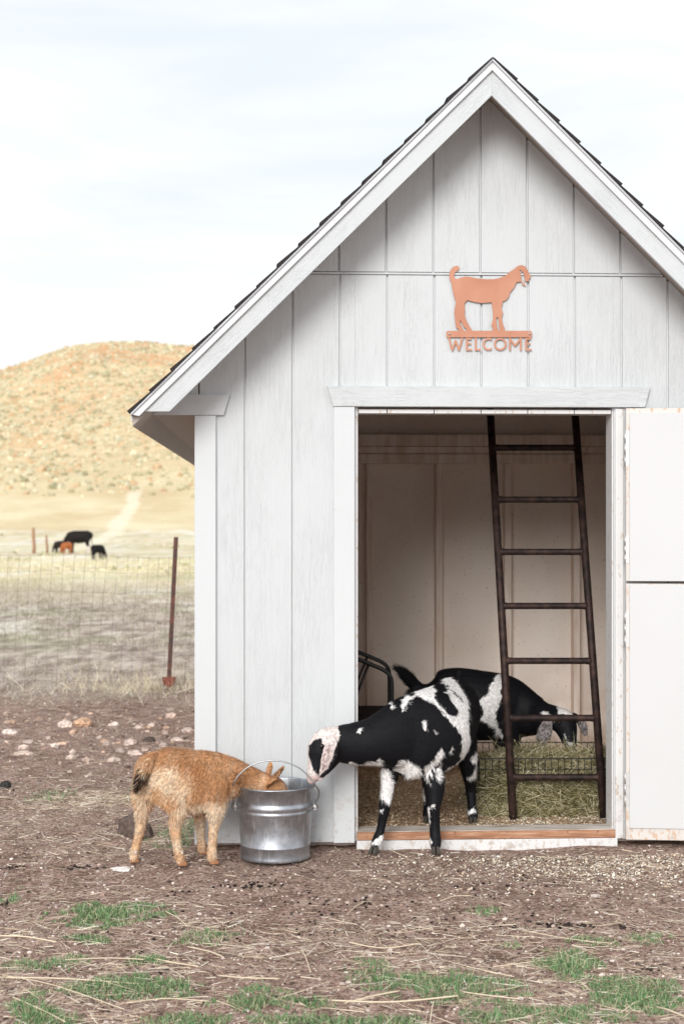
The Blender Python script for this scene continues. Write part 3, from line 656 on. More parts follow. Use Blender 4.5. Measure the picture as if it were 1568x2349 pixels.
# ------------------------------------------------------------------ hay feeder basket
fx0, fx1 = P(1098, 1745, 0.62).x, P(1415, 1745, 0.62).x; fz = 0.285; fy0, fy1 = 0.62, 1.14
fb = thing('hay_feeder', 'low dark wire basket feeder filled with hay behind the ladder', 'feeder', ((fx0 + fx1) / 2, (fy0 + fy1) / 2, 0.03))
fo = ((fx0 + fx1) / 2, (fy0 + fy1) / 2, 0.03)
def wire_panel(x0, y0, x1, y1, nm):
    mb = MB(); n_ = max(2, int(math.hypot(x1 - x0, y1 - y0) / 0.030)); rr = random.Random(int(x0 * 100))
    for i in range(n_ + 1):
        t = i / n_; x, y = x0 + (x1 - x0) * t, y0 + (y1 - y0) * t
        mb.tube([(x + rr.uniform(-.002, .002), y, 0.05), (x + rr.uniform(-.003, .003), y + rr.uniform(-.004, .004), 0.17), (x, y, fz)], 0.0021, 5, cap=False)
    for z, r_ in ((0.06, .002), (0.12, .002), (0.18, .002), (0.235, .002), (fz, .0036)):
        mb.tube([(x0, y0, z), ((x0 + x1) / 2, (y0 + y1) / 2 - .004, z + rr.uniform(-.004, .002)), (x1, y1, z)], r_, 6, cap=False)
    mb.build(nm, M['feeder'], fb, origin=fo)
wire_panel(fx0, fy0, fx1, fy0, 'wire_side'); wire_panel(fx0, fy1, fx1, fy1, 'wire_side'); wire_panel(fx0, fy0, fx0, fy1, 'wire_side'); wire_panel(fx1, fy0, fx1, fy1, 'wire_side')

# ------------------------------------------------------------------ tubular chair inside, left
co = Vector((P(800, 1640, 1.25).x, 1.3, 0.03))
ch = thing('metal_chair', 'black tubular metal chair just inside the doorway on the left', 'chair', co)
for yo in (0.0, 0.42):
    q = [P(700, 1490, 1.10), P(760, 1492, 1.10), P(822, 1513, 1.10), P(862, 1529, 1.10), P(884, 1540, 1.10), P(895, 1553, 1.10), P(898, 1572, 1.10), P(898, 1640, 1.10), P(896, 1760, 1.10)]
    q = catm([tuple(v) for v in q], 4, False); q.append((q[-1][0], 1.10, 0.034))
    mb = MB(); mb.tube([(a, b + yo, c_) for a, b, c_ in q], 0.0105, 10); mb.build('arm_frame', M['black_tube'], ch, origin=co)
    mb = MB(); a, b = P(846, 1522, 1.10), P(818, 1592, 1.10); a.y += yo; b.y += yo; mb.tube([a, b, b + (b - a) * 2.6], 0.007, 8); mb.build('brace', M['black_tube'], ch, origin=co)
mb = MB(); sz = P(850, 1641, 1.10).z; xs0, xs1 = P(660, 1640, 1.10).x, P(892, 1640, 1.10).x; mb.box(xs0, 1.115, sz - 0.05, xs1, 1.505, sz); mb.build('seat', M['seat'], ch, bevel=0.012, origin=co)
mb = MB(); x_ = P(690, 1490, 1.1).x; z_ = P(690, 1490, 1.1).z
for yo in (1.12, 1.50): mb.tube([(x_, yo, 0.034), (x_ - 0.02, yo, sz), (x_ - 0.06, yo, z_ + 0.2)], 0.0105, 10)
mb.build('rear_frame', M['black_tube'], ch, origin=co)
mb = MB(); mb.box(x_ - 0.06, 1.13, sz + 0.12, x_ - 0.04, 1.49, z_ + 0.18); mb.build('backrest', M['seat'], ch, bevel=0.008, origin=co)

# ------------------------------------------------------------------ fence
tb, ttop = G(386, 1598, -0.06), None
Yt = tb.y; ttop = P(404, 1232, Yt + 0.05)
tp_ = thing('fence_post', 'leaning dark steel T-post with a red anchor plate near its foot', 'post', tb)
mb = MB(); d_ = (ttop - tb).normalized(); sd_ = Vector((1, 0, 0)); fw = Vector((0, -1, 0))
def tsec(p_): return [p_ + sd_ * x + fw * y for x, y in ((-.018, .004), (.018, .004), (.018, -.001), (.0035, -.001), (.0035, -.030), (-.0035, -.030), (-.0035, -.001), (-.018, -.001))]
a, b = tsec(tb - d_ * 0.05), tsec(ttop); mb.add(a + b, [(i, (i + 1) % 8, (i + 1) % 8 + 8, i + 8) for i in range(8)] + [tuple(range(8)), tuple(reversed(range(8, 16)))])
for i in range(24):
    q = tb.lerp(ttop, 0.15 + 0.84 * i / 24) + fw * 0.006; mb.box(q.x - 0.007, q.y - 0.005, q.z - 0.008, q.x + 0.007, q.y, q.z + 0.008)
mb.build('steel_stake', M['tpost'], tp_, origin=tb)
q = tb.lerp(ttop, 0.10); mb = MB(); mb.prism([(q.x - 0.053, q.z + 0.03), (q.x + 0.053, q.z + 0.03), (q.x + 0.050, q.z - 0.01), (q.x + 0.026, q.z - 0.045), (q.x - 0.026, q.z - 0.045), (q.x - 0.050, q.z - 0.01)], q.y - 0.012, q.y - 0.007)
mb.build('anchor_plate', M['plate'], tp_, origin=tb, bevel=0.002)
# woven wire, from behind the shed past the post and off to the left
def fpos(s):      # s metres left of the post
    return Vector((tb.x - s, Yt - 0.04 - 0.10 * s, 0))
fo = tb.copy(); wf = MB(); rr = random.Random(5)
zt_ = [0.02, 0.09, 0.17, 0.26, 0.37, 0.50, 0.64, 0.79, 0.95, 1.075]
def ftop(s): return 1.0 + 0.02 * math.sin(s * 2.1) + max(0, s - 0.6) * 0.018
for zi in zt_:
    pts = []
    for i in range(60):
        s = -0.40 + i * 0.083; q = fpos(s); q.z = float(hgt(q.x, q.y)) + zi * ftop(s) + 0.006 * math.sin(s * 7 + zi * 9); pts.append(q)
    wf.tube(pts, 0.0011, 4, cap=False)
s = -0.40
while s < 4.4:
    q = fpos(s); g_ = float(hgt(q.x, q.y)); ln = 1.085 * ftop(s); lean = 0.035 + 0.012 * math.sin(s * 3)
    if s > 1.35: lean = 0.05
    wf.tube([(q.x - lean * 0.5, q.y, g_), (q.x + rr.uniform(-.004, .004), q.y, g_ + ln * 0.5), (q.x + lean, q.y, g_ + ln)], 0.0012, 4, cap=False); s += 0.084
wfo = wf.build('wire_fence', M['fence_wire'], origin=fo); tag(wfo, 'sagging woven wire fence running left from behind the shed', 'fence')
for (px, p0, p1, r_, D_, lab) in ((78, 1268, 1211, 0.10, 88.0, 'weathered wooden post farther left of the grazing cattle'), (108, 1272, 1228, 0.07, 90.0, 'thin weathered wooden post nearest the grazing cattle')):
    b_ = P(px, p0, D_); b_.z = float(hgt(b_.x, b_.y)) - 0.05; t_ = P(px - 1, p1, D_)
    mb = MB(); mb.tube([b_, b_.lerp(t_, 0.3) + Vector((0.04, 0, 0)), b_.lerp(t_, 0.6), t_], [r_ * 1.1, r_, r_ * 0.95, r_ * 0.9], 9)
    o = mb.build('wooden_post', M['postwood'], origin=b_); tag(o, lab, 'post', 'old wooden posts in the field')

# ------------------------------------------------------------------ animals
def resamp(path, k_=5):
    arr = [(p_[0].x, p_[0].y, p_[0].z, p_[1], p_[2]) for p_ in path]
    return catm(arr, k_, False)
def loft(mb, path, ref, seg=18, k_=5, capn=3):
    """ring tube with elliptical sections: path = [(Vector, r_side, r_ref)], ref = direction of r_ref"""
    pts = resamp(path, k_); ref = Vector(ref).normalized(); rings = []
    C_ = [Vector(p_[:3]) for p_ in pts]; n = len(C_)
    T = [(C_[min(i + 1, n - 1)] - C_[max(i - 1, 0)]).normalized() for i in range(n)]
    seq = []
    for j in range(capn, 0, -1):
        a = math.pi / 2 * j / (capn + 0.35); seq.append((C_[0] - T[0] * math.sin(a) * min(pts[0][3], pts[0][4]), T[0], pts[0][3] * math.cos(a), pts[0][4] * math.cos(a)))
    seq += [(C_[i], T[i], pts[i][3], pts[i][4]) for i in range(n)]
    for j in range(1, capn + 1):
        a = math.pi / 2 * j / (capn + 0.35); seq.append((C_[-1] + T[-1] * math.sin(a) * min(pts[-1][3], pts[-1][4]), T[-1], pts[-1][3] * math.cos(a), pts[-1][4] * math.cos(a)))
    v = []
    for c_, t, ra, rb in seq:
        sd = t.cross(ref)
        if sd.length < 1e-4: sd = t.orthogonal()
        sd.normalize(); up = sd.cross(t).normalized()
        for q in range(seg):
            a = 2 * math.pi * q / seg; v.append(c_ + sd * math.cos(a) * ra + up * math.sin(a) * rb)
    m_ = len(seq)
    f = [(i * seg + q, i * seg + (q + 1) % seg, (i + 1) * seg + (q + 1) % seg, (i + 1) * seg + q) for i in range(m_ - 1) for q in range(seg)]
    f += [tuple(reversed(range(seg))), tuple(range((m_ - 1) * seg, m_ * seg))]
    mb.add(v, f)
def in_poly(px, pz, poly):
    ins = np.zeros(len(px), bool); n = len(poly)
    for i in range(n):
        x0, z0 = poly[i]; x1, z1 = poly[(i + 1) % n]
        c_ = ((z0 > pz) != (z1 > pz)) & (px < (x1 - x0) * (pz - z0) / (z1 - z0 + 1e-12) + x0); ins ^= c_
    return ins
def fuse(mb, voxel, smooth=5):
    me = bpy.data.meshes.new('fuse_src'); me.from_pydata([tuple(v) for v in mb.v], [], mb.f)
    bm = bmesh.new(); bm.from_mesh(me); bmesh.ops.recalc_face_normals(bm, faces=bm.faces); bm.to_mesh(me); bm.free()
    o = bpy.data.objects.new('fuse_src', me); COL.objects.link(o)
    r_ = o.modifiers.new('r', 'REMESH'); r_.mode = 'VOXEL'; r_.voxel_size = voxel
    s_ = o.modifiers.new('s', 'SMOOTH'); s_.factor = 0.6; s_.iterations = smooth
    dg = bpy.context.evaluated_depsgraph_get(); dg.update(); ev = o.evaluated_get(dg); m2 = ev.to_mesh()
    n = len(m2.vertices); V = np.empty(n * 3, np.float32); m2.vertices.foreach_get('co', V); N = np.empty(n * 3, np.float32); m2.vertices.foreach_get('normal', N)
    Fq = np.array([list(p_.vertices) if len(p_.vertices) == 4 else list(p_.vertices) + [p_.vertices[-1]] for p_ in m2.polygons], np.int32)
    ev.to_mesh_clear(); bpy.data.objects.remove(o); bpy.data.meshes.remove(me)
    return V.reshape(-1, 3).astype(float), N.reshape(-1, 3).astype(float), Fq
def coat(name, mb, parent, origin, paint, flow, flen, n_fur, voxel=0.0055, smooth=5, mat=None, width=0.0022, lift=0.24, fur_jit=0.22, pj=0.003, cj=0.15):
    V, N, Fq = fuse(mb, voxel, smooth)
    tri = Fq[:, [0, 1, 2]]; quad = Fq[:, 2] != Fq[:, 3]
    colv = paint(V, N)
    # hairs
    A_ = np.linalg.norm(np.cross(V[Fq[:, 1]] - V[Fq[:, 0]], V[Fq[:, 2]] - V[Fq[:, 0]]), axis=1); pr = A_ / A_.sum()
    fi = rng.choice(len(Fq), n_fur, p=pr); wgt = rng.dirichlet((1, 1, 1, 1), n_fur)
    B_ = (V[Fq[fi]] * wgt[:, :, None]).sum(1); Nn = (N[Fq[fi]] * wgt[:, :, None]).sum(1); Nn /= np.linalg.norm(Nn, axis=1, keepdims=True) + 1e-9
    fl = flow(B_); fl = fl - Nn * (fl * Nn).sum(1, keepdims=True); fl /= np.linalg.norm(fl, axis=1, keepdims=True) + 1e-6
    fl = fl + rng.normal(size=fl.shape) * fur_jit; d = fl + Nn * lift; d /= np.linalg.norm(d, axis=1, keepdims=True)
    ln = flen(B_) * rng.uniform(0.6, 1.25, n_fur); sd = np.cross(d, Nn); sd /= np.linalg.norm(sd, axis=1, keepdims=True) + 1e-9
    cf = paint(B_ + rng.normal(size=B_.shape) * pj, Nn) * np.clip(1 + rng.normal(size=(n_fur, 1)) * cj, 0.4, 1.7)
    b0 = B_ - sd * width / 2 - Nn * 0.001; b1 = B_ + sd * width / 2 - Nn * 0.001
    m0 = B_ + d * ln[:, None] * 0.55 - sd * width * 0.35; m1 = B_ + d * ln[:, None] * 0.55 + sd * width * 0.35
    tp1 = B_ + d * ln[:, None] + fl * ln[:, None] * 0.12 - Nn * ln[:, None] * 0.15
    nb = len(V); i = np.arange(n_fur) + nb; k1 = n_fur
    F1 = np.stack([i, i + k1, i + 3 * k1, i + 2 * k1], 1); F2 = np.stack([i + 2 * k1, i + 3 * k1, i + 4 * k1], 1)
    VV = np.concatenate([V, b0, b1, m0, m1, tp1]); CC = np.concatenate([colv, np.tile(cf, (5, 1))])
    # all triangles
    Fall = np.concatenate([Fq[:, [0, 1, 2]], Fq[quad][:, [0, 2, 3]], F1[:, [0, 1, 2]], F1[:, [0, 2, 3]], F2])
    o = np_mesh(name, VV - np.array(origin), Fall, mat or M['fur'], np.clip(CC, 0.002, 0.95), parent)
    return o
def hoof(parent, origin, p_, fwd, mat, s=1.0, nm='hoof'):
    """cloven hoof: two toes with a cleft, toe pointing along fwd, sole at p_"""
    f = Vector((fwd[0], fwd[1], 0)).normalized(); sd = Vector((-f.y, f.x, 0)); mb = MB()
    for q in (-1, 1):
        lo = [(-0.016, 0.002), (0.004, 0.001), (0.026, 0.003), (0.030, 0.010), (0.024, 0.017), (0.004, 0.0195), (-0.016, 0.017)]
        hi = [(-0.014, 0.003), (0.002, 0.002), (0.010, 0.003), (0.013, 0.008), (0.010, 0.013), (0.002, 0.015), (-0.014, 0.014)]
        v = [p_ + f * a * s + sd * b * q * s for a, b in lo] + [p_ + f * a * s * 1.02 + sd * b * q * s + Vector((0, 0, 0.010 * s)) for a, b in lo] + [p_ + f * a * s + sd * b * q * s + Vector((0, 0, 0.030 * s)) for a, b in hi]
        n = 7; fc = [tuple(range(n)), tuple(reversed(range(2 * n, 3 * n)))] + [(i + r_ * n, (i + 1) % n + r_ * n, (i + 1) % n + (r_ + 1) * n, i + (r_ + 1) * n) for r_ in range(2) for i in range(n)]
        mb.add(v, fc)
    return mb.build(nm, mat, parent, origin=origin, bevel=0.0015)
def eye(parent, origin, c_, r_=0.010):
    mb = MB(); prof = [(r_ * math.sin(a), -r_ * math.cos(a)) for a in np.linspace(0.02, math.pi - 0.02, 9)]; mb.lathe(prof, c_, 14); return mb.build('eye', M['eye'], parent, origin=origin)
def pz(f0, sc_, ox, oy, Y, pts):
    """polygon read off an enlarged crop, taken to world (x, z) at depth Y"""
    r_ = []
    for u, v in pts:
        q = P((ox + u / sc_) / 1.09, (oy + v / sc_) / 1.09, Y); r_.append((q.x, q.z))
    return r_
def wob(V, s, amp, seed):
    return np.stack([vnoise(V[:, 0] * s + V[:, 1] * s * .7, V[:, 2] * s, seed), vnoise(V[:, 0] * s, V[:, 2] * s + V[:, 1] * s, seed + 1)], 1) * amp
BLK = np.array((0.0075, 0.0075, 0.0095)); WHT = np.array((0.80, 0.78, 0.765))
def seg_near(V, a, b, r_):
    a = np.array(a); b = np.array(b); ab = b - a; t = np.clip(((V - a) @ ab) / (ab @ ab), 0, 1); return np.linalg.norm(V - a - t[:, None] * ab, axis=1) < r_

# ---- goat A: black and white, at the doorway, reaching to the bucket
def build_goat_a():
    og = Vector((P(960, 1950, 0.08).x, 0.08, 0.0)); up = (0, 0, 1)
    g = thing('goat', 'black goat with white stripes standing over the threshold and nosing the bucket rim', 'goat', og, 0, 'goats at the shed')
    mb = MB()
    loft(mb, [(P(1042, 1655, .47), .085, .10), (P(1038, 1632, .38), .125, .150), (P(1030, 1645, .25), .132, .165), (P(1008, 1668, .10), .147, .185), (P(982, 1680, .0), .142, .188), (P(952, 1688, -.07), .122, .184), (P(928, 1690, -.12), .098, .172), (P(912, 1694, -.155), .07, .125)], up, 26)
    loft(mb, [(P(975, 1672, .0), .11, .165), (P(930, 1680, -.10), .10, .155), (P(893, 1692, -.16), .085, .132), (P(850, 1702, -.20), .070, .102), (P(812, 1706, -.22), .062, .090), (P(782, 1706, -.235), .056, .080)], up, 22)
    hd = Vector((-1, 0, 0.25))
    loft(mb, [(P(775, 1698, -.24), .050, .062), (P(757, 1706, -.25), .054, .074), (P(742, 1722, -.26), .050, .070), (P(734, 1745, -.265), .041, .056), (P(725, 1765, -.27), .033, .041), (P(718, 1781, -.275), .028, .031), (P(715, 1788, -.275), .022, .022)], hd, 20)
    loft(mb, [(P(775, 1722, -.25), .034, .034), (P(758, 1748, -.262), .026, .030), (P(738, 1775, -.272), .018, .019)], hd, 12)   # jaw
    # near ear and far ear, hanging
    loft(mb, [(P(759, 1692, -.305), .010, .020), (P(760, 1711, -.330), .0085, .032), (P(755, 1735, -.345), .008, .036), (P(746, 1760, -.348), .008, .026), (P(733, 1788, -.345), .007, .009)], (1, 0.2, -0.2), 14)
    loft(mb, [(P(757, 1694, -.195), .010, .016), (P(757, 1712, -.172), .0085, .024), (P(754, 1735, -.155), .008, .028), (P(746, 1758, -.152), .008, .020), (P(740, 1780, -.155), .007, .009)], (1, -0.2, -0.2), 14)
    # legs
    fw = (-0.3, -1, 0)
    loft(mb, [(P(915, 1702, -.08), .055, .085), (P(898, 1752, -.10), .042, .055), (P(890, 1790, -.11), .033, .040), (P(886, 1820, -.115), .028, .031), (P(882, 1850, -.125), .0255, .028), (P(877, 1880, -.12), .020, .021), (P(872, 1905, -.12), .019, .019), (P(867, 1922, -.125), .023, .022), (P(860, 1938, -.135), .021, .020)], fw, 16)
    loft(mb, [(P(985, 1700, -.03), .060, .09), (P(988, 1755, -.06), .048, .060), (P(995, 1795, -.09), .045, .048), (P(996, 1822, -.10), .039, .040), (P(994, 1852, -.11), .029, .031), (P(996, 1885, -.105), .0235, .024), (P(997, 1912, -.11), .023, .022), (P(998, 1928, -.12), .026, .024), (P(998, 1940, -.13), .023, .022)], fw, 16)
    loft(mb, [(P(1052, 1650, .35), .07, .11), (P(1066, 1712, .28), .052, .080), (P(1074, 1762, .30), .036, .050), (P(1078, 1795, .37), .026, .032), (P(1079, 1815, .39), .024, .028), (P(1081, 1845, .365), .020, .021), (P(1083, 1865, .345), .024, .023), (P(1084, 1878, .335), .021, .020)], fw, 16)
    loft(mb, [(P(1012, 1660, .37), .07, .11), (P(998, 1722, .30), .052, .080), (P(988, 1772, .32), .036, .048), (P(981, 1805, .39), .026, .032), (P(980, 1822, .41), .024, .028), (P(980, 1848, .385), .020, .021), (P(980, 1868, .365), .023, .022), (P(980, 1880, .355), .020, .020)], fw, 16)
    loft(mb, [(P(1045, 1575, .46), .024, .024), (P(1050, 1572, .53), .022, .022), (P(1052, 1556, .585), .018, .018), (P(1053, 1540, .60), .010, .010)], up, 10)   # tail
    q = lambda Y, pts: pz(0, 3.136, 740, 1620, Y, pts)
    whites = [q(.02, [(905, 355), (920, 318), (985, 298), (1075, 308), (1085, 345), (1068, 380), (1110, 430), (1160, 480), (1215, 500), (1250, 515), (1262, 470), (1225, 420), (1190, 375), (1160, 340), (1200, 330), (1250, 370), (1300, 420), (1345, 480), (1362, 600), (1358, 700), (1372, 760), (1350, 850), (1310, 890), (1250, 925), (1170, 975), (1150, 965), (1230, 915), (1290, 870), (1262, 815), (1300, 790), (1290, 730), (1300, 705), (1265, 655), (1245, 640), (1238, 600), (1205, 575), (1185, 540), (1130, 475), (1080, 430), (1020, 390), (955, 370)]),
              q(.3, [(1060, 235), (1075, 195), (1140, 205), (1215, 230), (1270, 285), (1312, 370), (1318, 430), (1290, 400), (1262, 345), (1210, 290), (1150, 262), (1110, 240)]),
              q(.3, [(960, 285), (1010, 248), (1060, 240), (1035, 262), (990, 290), (965, 305)]),
              q(-.05, [(822, 385), (850, 362), (935, 375), (880, 398), (845, 430), (828, 462), (818, 430)]),
              q(-.05, [(722, 425), (748, 405), (758, 420), (738, 452)]), q(-.1, [(968, 545), (990, 540), (1015, 575), (1018, 618), (1000, 600), (980, 580)]),
              q(-.1, [(1066, 628), (1080, 640), (1096, 672), (1082, 668)]), q(-.1, [(470, 635), (515, 590), (520, 612), (500, 640)]),
              q(-.1, [(760, 905), (800, 862), (830, 855), (870, 870), (900, 880), (940, 895), (975, 915), (985, 960), (975, 1030), (930, 1040), (880, 1010), (800, 965), (760, 950)]),
              q(-.1, [(1000, 905), (1040, 880), (1085, 860), (1112, 790), (1136, 765), (1146, 830), (1112, 890), (1080, 905), (1098, 960), (1070, 940), (1076, 1010), (1052, 975), (1040, 1050), (1022, 985), (1004, 1010), (998, 950)]), q(-.1, [(1105, 930), (1130, 900), (1138, 1000), (1118, 1050), (1100, 1000)]),
              q(-.1, [(1200, 840), (1235, 770), (1240, 800), (1215, 845)]),
              q(-.2, [(378, 900), (430, 885), (500, 905), (560, 890), (610, 880), (660, 850), (668, 950), (600, 960), (380, 960)]),
              q(-.1, [(650, 935), (720, 940), (745, 1000), (770, 1060), (765, 1130), (740, 1220), (720, 1205), (690, 1180), (655, 1170), (655, 1050)]),
              q(-.12, [(655, 1270), (680, 1265), (678, 1288), (660, 1290)]), q(-.12, [(600, 1510), (640, 1470), (695, 1448), (690, 1490), (665, 1535), (625, 1520), (590, 1530)]),
              q(-.1, [(1045, 1210), (1090, 1208), (1085, 1228), (1055, 1228)]), q(-.1, [(1035, 1485), (1050, 1480), (1052, 1520), (1038, 1525)]),
              q(.32, [(1340, 840), (1400, 800), (1428, 830), (1428, 960), (1420, 1035), (1370, 1015), (1330, 1010), (1380, 970), (1395, 900)]),
              q(.32, [(1340, 1270), (1400, 1252), (1415, 1285), (1360, 1300), (1345, 1320)]),
              q(.32, [(985, 1120), (1005, 1100), (1020, 1230), (975, 1240)])]
    head_w = q(-.27, [(60, 1045), (60, 700), (110, 650), (185, 600), (320, 600), (345, 680), (330, 730), (300, 770), (205, 760), (195, 700), (150, 715), (100, 770), (92, 830), (125, 900), (140, 960), (190, 1000), (160, 1050)])
    ear_p = q(-.345, [(130, 850), (150, 790), (200, 755), (310, 760), (290, 850), (250, 940), (175, 1010), (120, 1040), (130, 930)])
    sp = P(745, 1740, -.348)
    def paint(V, N):
        Wb = wob(V, 28, 0.016, 5) + wob(V, 90, 0.007, 9); x = V[:, 0] + Wb[:, 0]; z = V[:, 2] + Wb[:, 1]; w_ = np.zeros(len(V), bool)
        for po in whites: w_ |= in_poly(x, z, po)
        xl = P(800, 1700, -.25).x; head = V[:, 0] < xl
        w_ = np.where(head, in_poly(V[:, 0] + Wb[:, 0] * .3, V[:, 2] + Wb[:, 1] * .3, head_w), w_)
        hw = np.clip(0.55 + vnoise(V[:, 0] * 120, V[:, 2] * 120, 33) * 1.2, 0, 1)[:, None]; wh2 = np.where(head[:, None], np.array((0.74, 0.68, 0.65)) * hw + np.array((0.56, 0.47, 0.44)) * (1 - hw), WHT)
        c_ = np.where(w_[:, None], wh2, BLK)
        ear = (V[:, 1] < -.318) & in_poly(V[:, 0], V[:, 2], ear_p) | ((V[:, 1] > -.175) & head)
        sc_ = (vnoise(V[:, 0] * 160, V[:, 2] * 160, 31) > -0.02)[:, None]
        core = np.clip(1 - np.abs(V[:, [0]] - (sp.x + (V[:, [2]] - sp.z) * 0.25)) / 0.022, 0, 1)
        ec = np.where(sc_, np.array((0.56, 0.47, 0.45)), np.array((0.56, 0.47, 0.45)) * (1 - core) + np.array((0.17, 0.10, 0.085)) * core)
        c_ = np.where(ear[:, None], ec, c_)
        mz = head & (V[:, 2] < P(718, 1777, -.275).z); c_ = np.where(mz[:, None], np.array((0.62, 0.48, 0.46)), c_)
        return c_
    cen = np.array(P(1000, 1660, .05))
    def flow(B_):
        f = np.tile(np.array((0.28, 0.65, -0.75)), (len(B_), 1)); neck = B_[:, 0] < P(925, 1680, -.1).x; f[neck] = (0.95, 0.15, -0.35)
        hd_ = B_[:, 0] < P(795, 1700, -.2).x; f[hd_] = (0.2, 0.1, 0.9); f[hd_ & (B_[:, 1] < -.318)] = (-0.2, 0, -1)
        lg = B_[:, 2] < 0.30; f[lg] = (0.05, 0.1, -1); return f
    def flen(B_):
        l_ = np.full(len(B_), 0.013); und = (B_[:, 2] < 0.42) & (B_[:, 2] > 0.24); l_[und] = 0.021
        l_[B_[:, 0] < P(800, 1700, -.25).x] = 0.006; l_[B_[:, 2] < 0.20] = 0.010; return l_
    coat('body', mb, g, og, paint, flow, flen, 90000, width=0.0014, lift=0.18, fur_jit=0.15, pj=0.0035)
    for c_, fw_ in ((P(858, 1951, -.150), (-.5, -1)), (P(998, 1951, -.145), (0.05, -1)), (P(1084, 1889, .33), (-.1, -1)), (P(980, 1889, .35), (-.1, -1))):
        c_.z = 0.003 if c_.y < 0 else 0.038; hoof(g, og, c_, fw_, M['hoof'], 1.0)
    eye(g, og, P(738, 1712, -.303), 0.011)
build_goat_a()

# ---- goat B: inside, behind the feeder, head down in the hay
def build_goat_b():
    og = Vector((P(1090, 1700, 1.35).x, 1.35, 0.03)); up = (0, 0, 1)
    g = thing('goat', 'black goat with a white shoulder band inside the shed, head down at the hay feeder', 'goat', og, 0, 'goats at the shed')
    mb = MB()
    loft(mb, [(P(968, 1605, 1.36), .075, .085), (P(995, 1612, 1.36), .115, .155), (P(1040, 1612, 1.36), .135, .182), (P(1095, 1618, 1.36), .145, .182), (P(1150, 1622, 1.36), .13, .170), (P(1190, 1632, 1.34), .10, .145), (P(1220, 1640, 1.30), .075, .112)], up, 26)
    loft(mb, [(P(1185, 1625, 1.34), .09, .13), (P(1222, 1638, 1.29), .066, .100), (P(1248, 1645, 1.23), .055, .078), (P(1270, 1645, 1.19), .050, .062)], up, 20)
    hd = (1, 0, 0.6)
    loft(mb, [(P(1268, 1646, 1.18), .050, .058), (P(1288, 1654, 1.14), .054, .066), (P(1298, 1672, 1.11), .048, .056), (P(1303, 1692, 1.08), .036, .043), (P(1308, 1710, 1.06), .030, .032), (P(1310, 1718, 1.05), .022, .022)], hd, 20)
    loft(mb, [(P(1259, 1641, 1.13), .008, .014), (P(1256, 1655, 1.095), .008, .026), (P(1250, 1675, 1.075), .008, .040), (P(1244, 1695, 1.07), .0075, .036), (P(1242, 1709, 1.07), .007, .016)], (1, 0, 0), 14)
    loft(mb, [(P(1313, 1638, 1.20), .009, .014), (P(1327, 1650, 1.22), .008, .022), (P(1337, 1668, 1.22), .008, .025), (P(1342, 1686, 1.21), .007, .014)], (1, 0, 0), 12)
    loft(mb, [(P(975, 1590, 1.36), .034, .034), (P(955, 1575, 1.35), .030, .032), (P(938, 1556, 1.34), .027, .030), (P(922, 1540, 1.33), .020, .022), (P(912, 1532, 1.32), .008, .008)], up, 12)
    fw = (1, 0, 0)
    for (sx, sy, X, dy) in ((990, 1640, 985, -.09), (1005, 1640, 1005, .09), (1165, 1655, 1172, -.08), (1155, 1655, 1150, .08)):
        hind = sx < 1100; Y = 1.36 + dy; k_ = -14 if hind else 0
        loft(mb, [(P(sx, sy, Y), .05, .09), (P(X + (6 if hind else 0), 1695, Y), .038, .052), (P(X + k_, 1735, Y), .026, .031), (P(X + k_ * .8, 1755, Y), .022, .026), (P(X + k_ * .3, 1775, Y), .019, .019), (P(X, 1786, Y), .022, .022)], fw, 14)
    q = lambda Y, pts: pz(0, 2.6133, 960, 1620, Y, pts)
    whites = [q(1.25, [(775, 175), (735, 195), (700, 235), (682, 262), (690, 290), (640, 325), (585, 352), (548, 402), (590, 385), (635, 370), (650, 420), (628, 470), (655, 490), (680, 500), (720, 530), (725, 590), (755, 640), (775, 610), (765, 540), (735, 520), (728, 430), (752, 350), (760, 280), (778, 220)]),
              q(1.1, [(1140, 385), (1190, 375), (1260, 425), (1250, 440), (1150, 440)]), q(1.1, [(1048, 425), (1085, 420), (1090, 445), (1045, 445)]),
              q(1.05, [(1175, 565), (1183, 560), (1195, 620), (1230, 622), (1228, 640), (1200, 640)])]
    def paint(V, N):
        Wb = wob(V, 30, 0.014, 15) + wob(V, 90, 0.008, 19); x = V[:, 0] + Wb[:, 0]; z = V[:, 2] + Wb[:, 1]; w_ = np.zeros(len(V), bool)
        for i, po in enumerate(whites): w_ |= in_poly(x, z, po) & (V[:, 1] < 1.42)
        c_ = np.where(w_[:, None], WHT * 0.95, BLK)
        ear = ((V[:, 1] < 1.102) & (V[:, 0] < P(1272, 1690, 1.07).x) & (V[:, 2] < P(0, 1650, 1.07).z)) | (V[:, 0] > P(1326, 1650, 1.2).x)
        sc_ = (vnoise(V[:, 0] * 170, V[:, 2] * 170, 31) > 0.0)[:, None]
        return np.where(ear[:, None], np.where(sc_, (0.30, 0.27, 0.27), (0.10, 0.085, 0.085)), c_)
    def flow(B_):
        f = np.tile(np.array((-0.7, 0.0, -0.7)), (len(B_), 1)); f[B_[:, 0] < P(958, 1570, 1.35).x] = (-0.8, 0, 0.35); return f
    def flen(B_):
        l_ = np.full(len(B_), 0.014); l_[B_[:, 0] < P(958, 1570, 1.35).x] = 0.050; l_[B_[:, 0] > P(1250, 1650, 1.1).x] = 0.006; return l_
    coat('body', mb, g, og, paint, flow, flen, 45000, voxel=0.006, width=0.0016, lift=0.18, fur_jit=0.15)
    for X, dy in ((985, -.09), (1005, .09), (1172, -.08), (1150, .08)):
        c_ = P(X, 1795, 1.36 + dy); c_.z = 0.036; hoof(g, og, c_, (1, 0), M['hoof'])
    eye(g, og, P(1282, 1658, 1.088), 0.010)
build_goat_b()

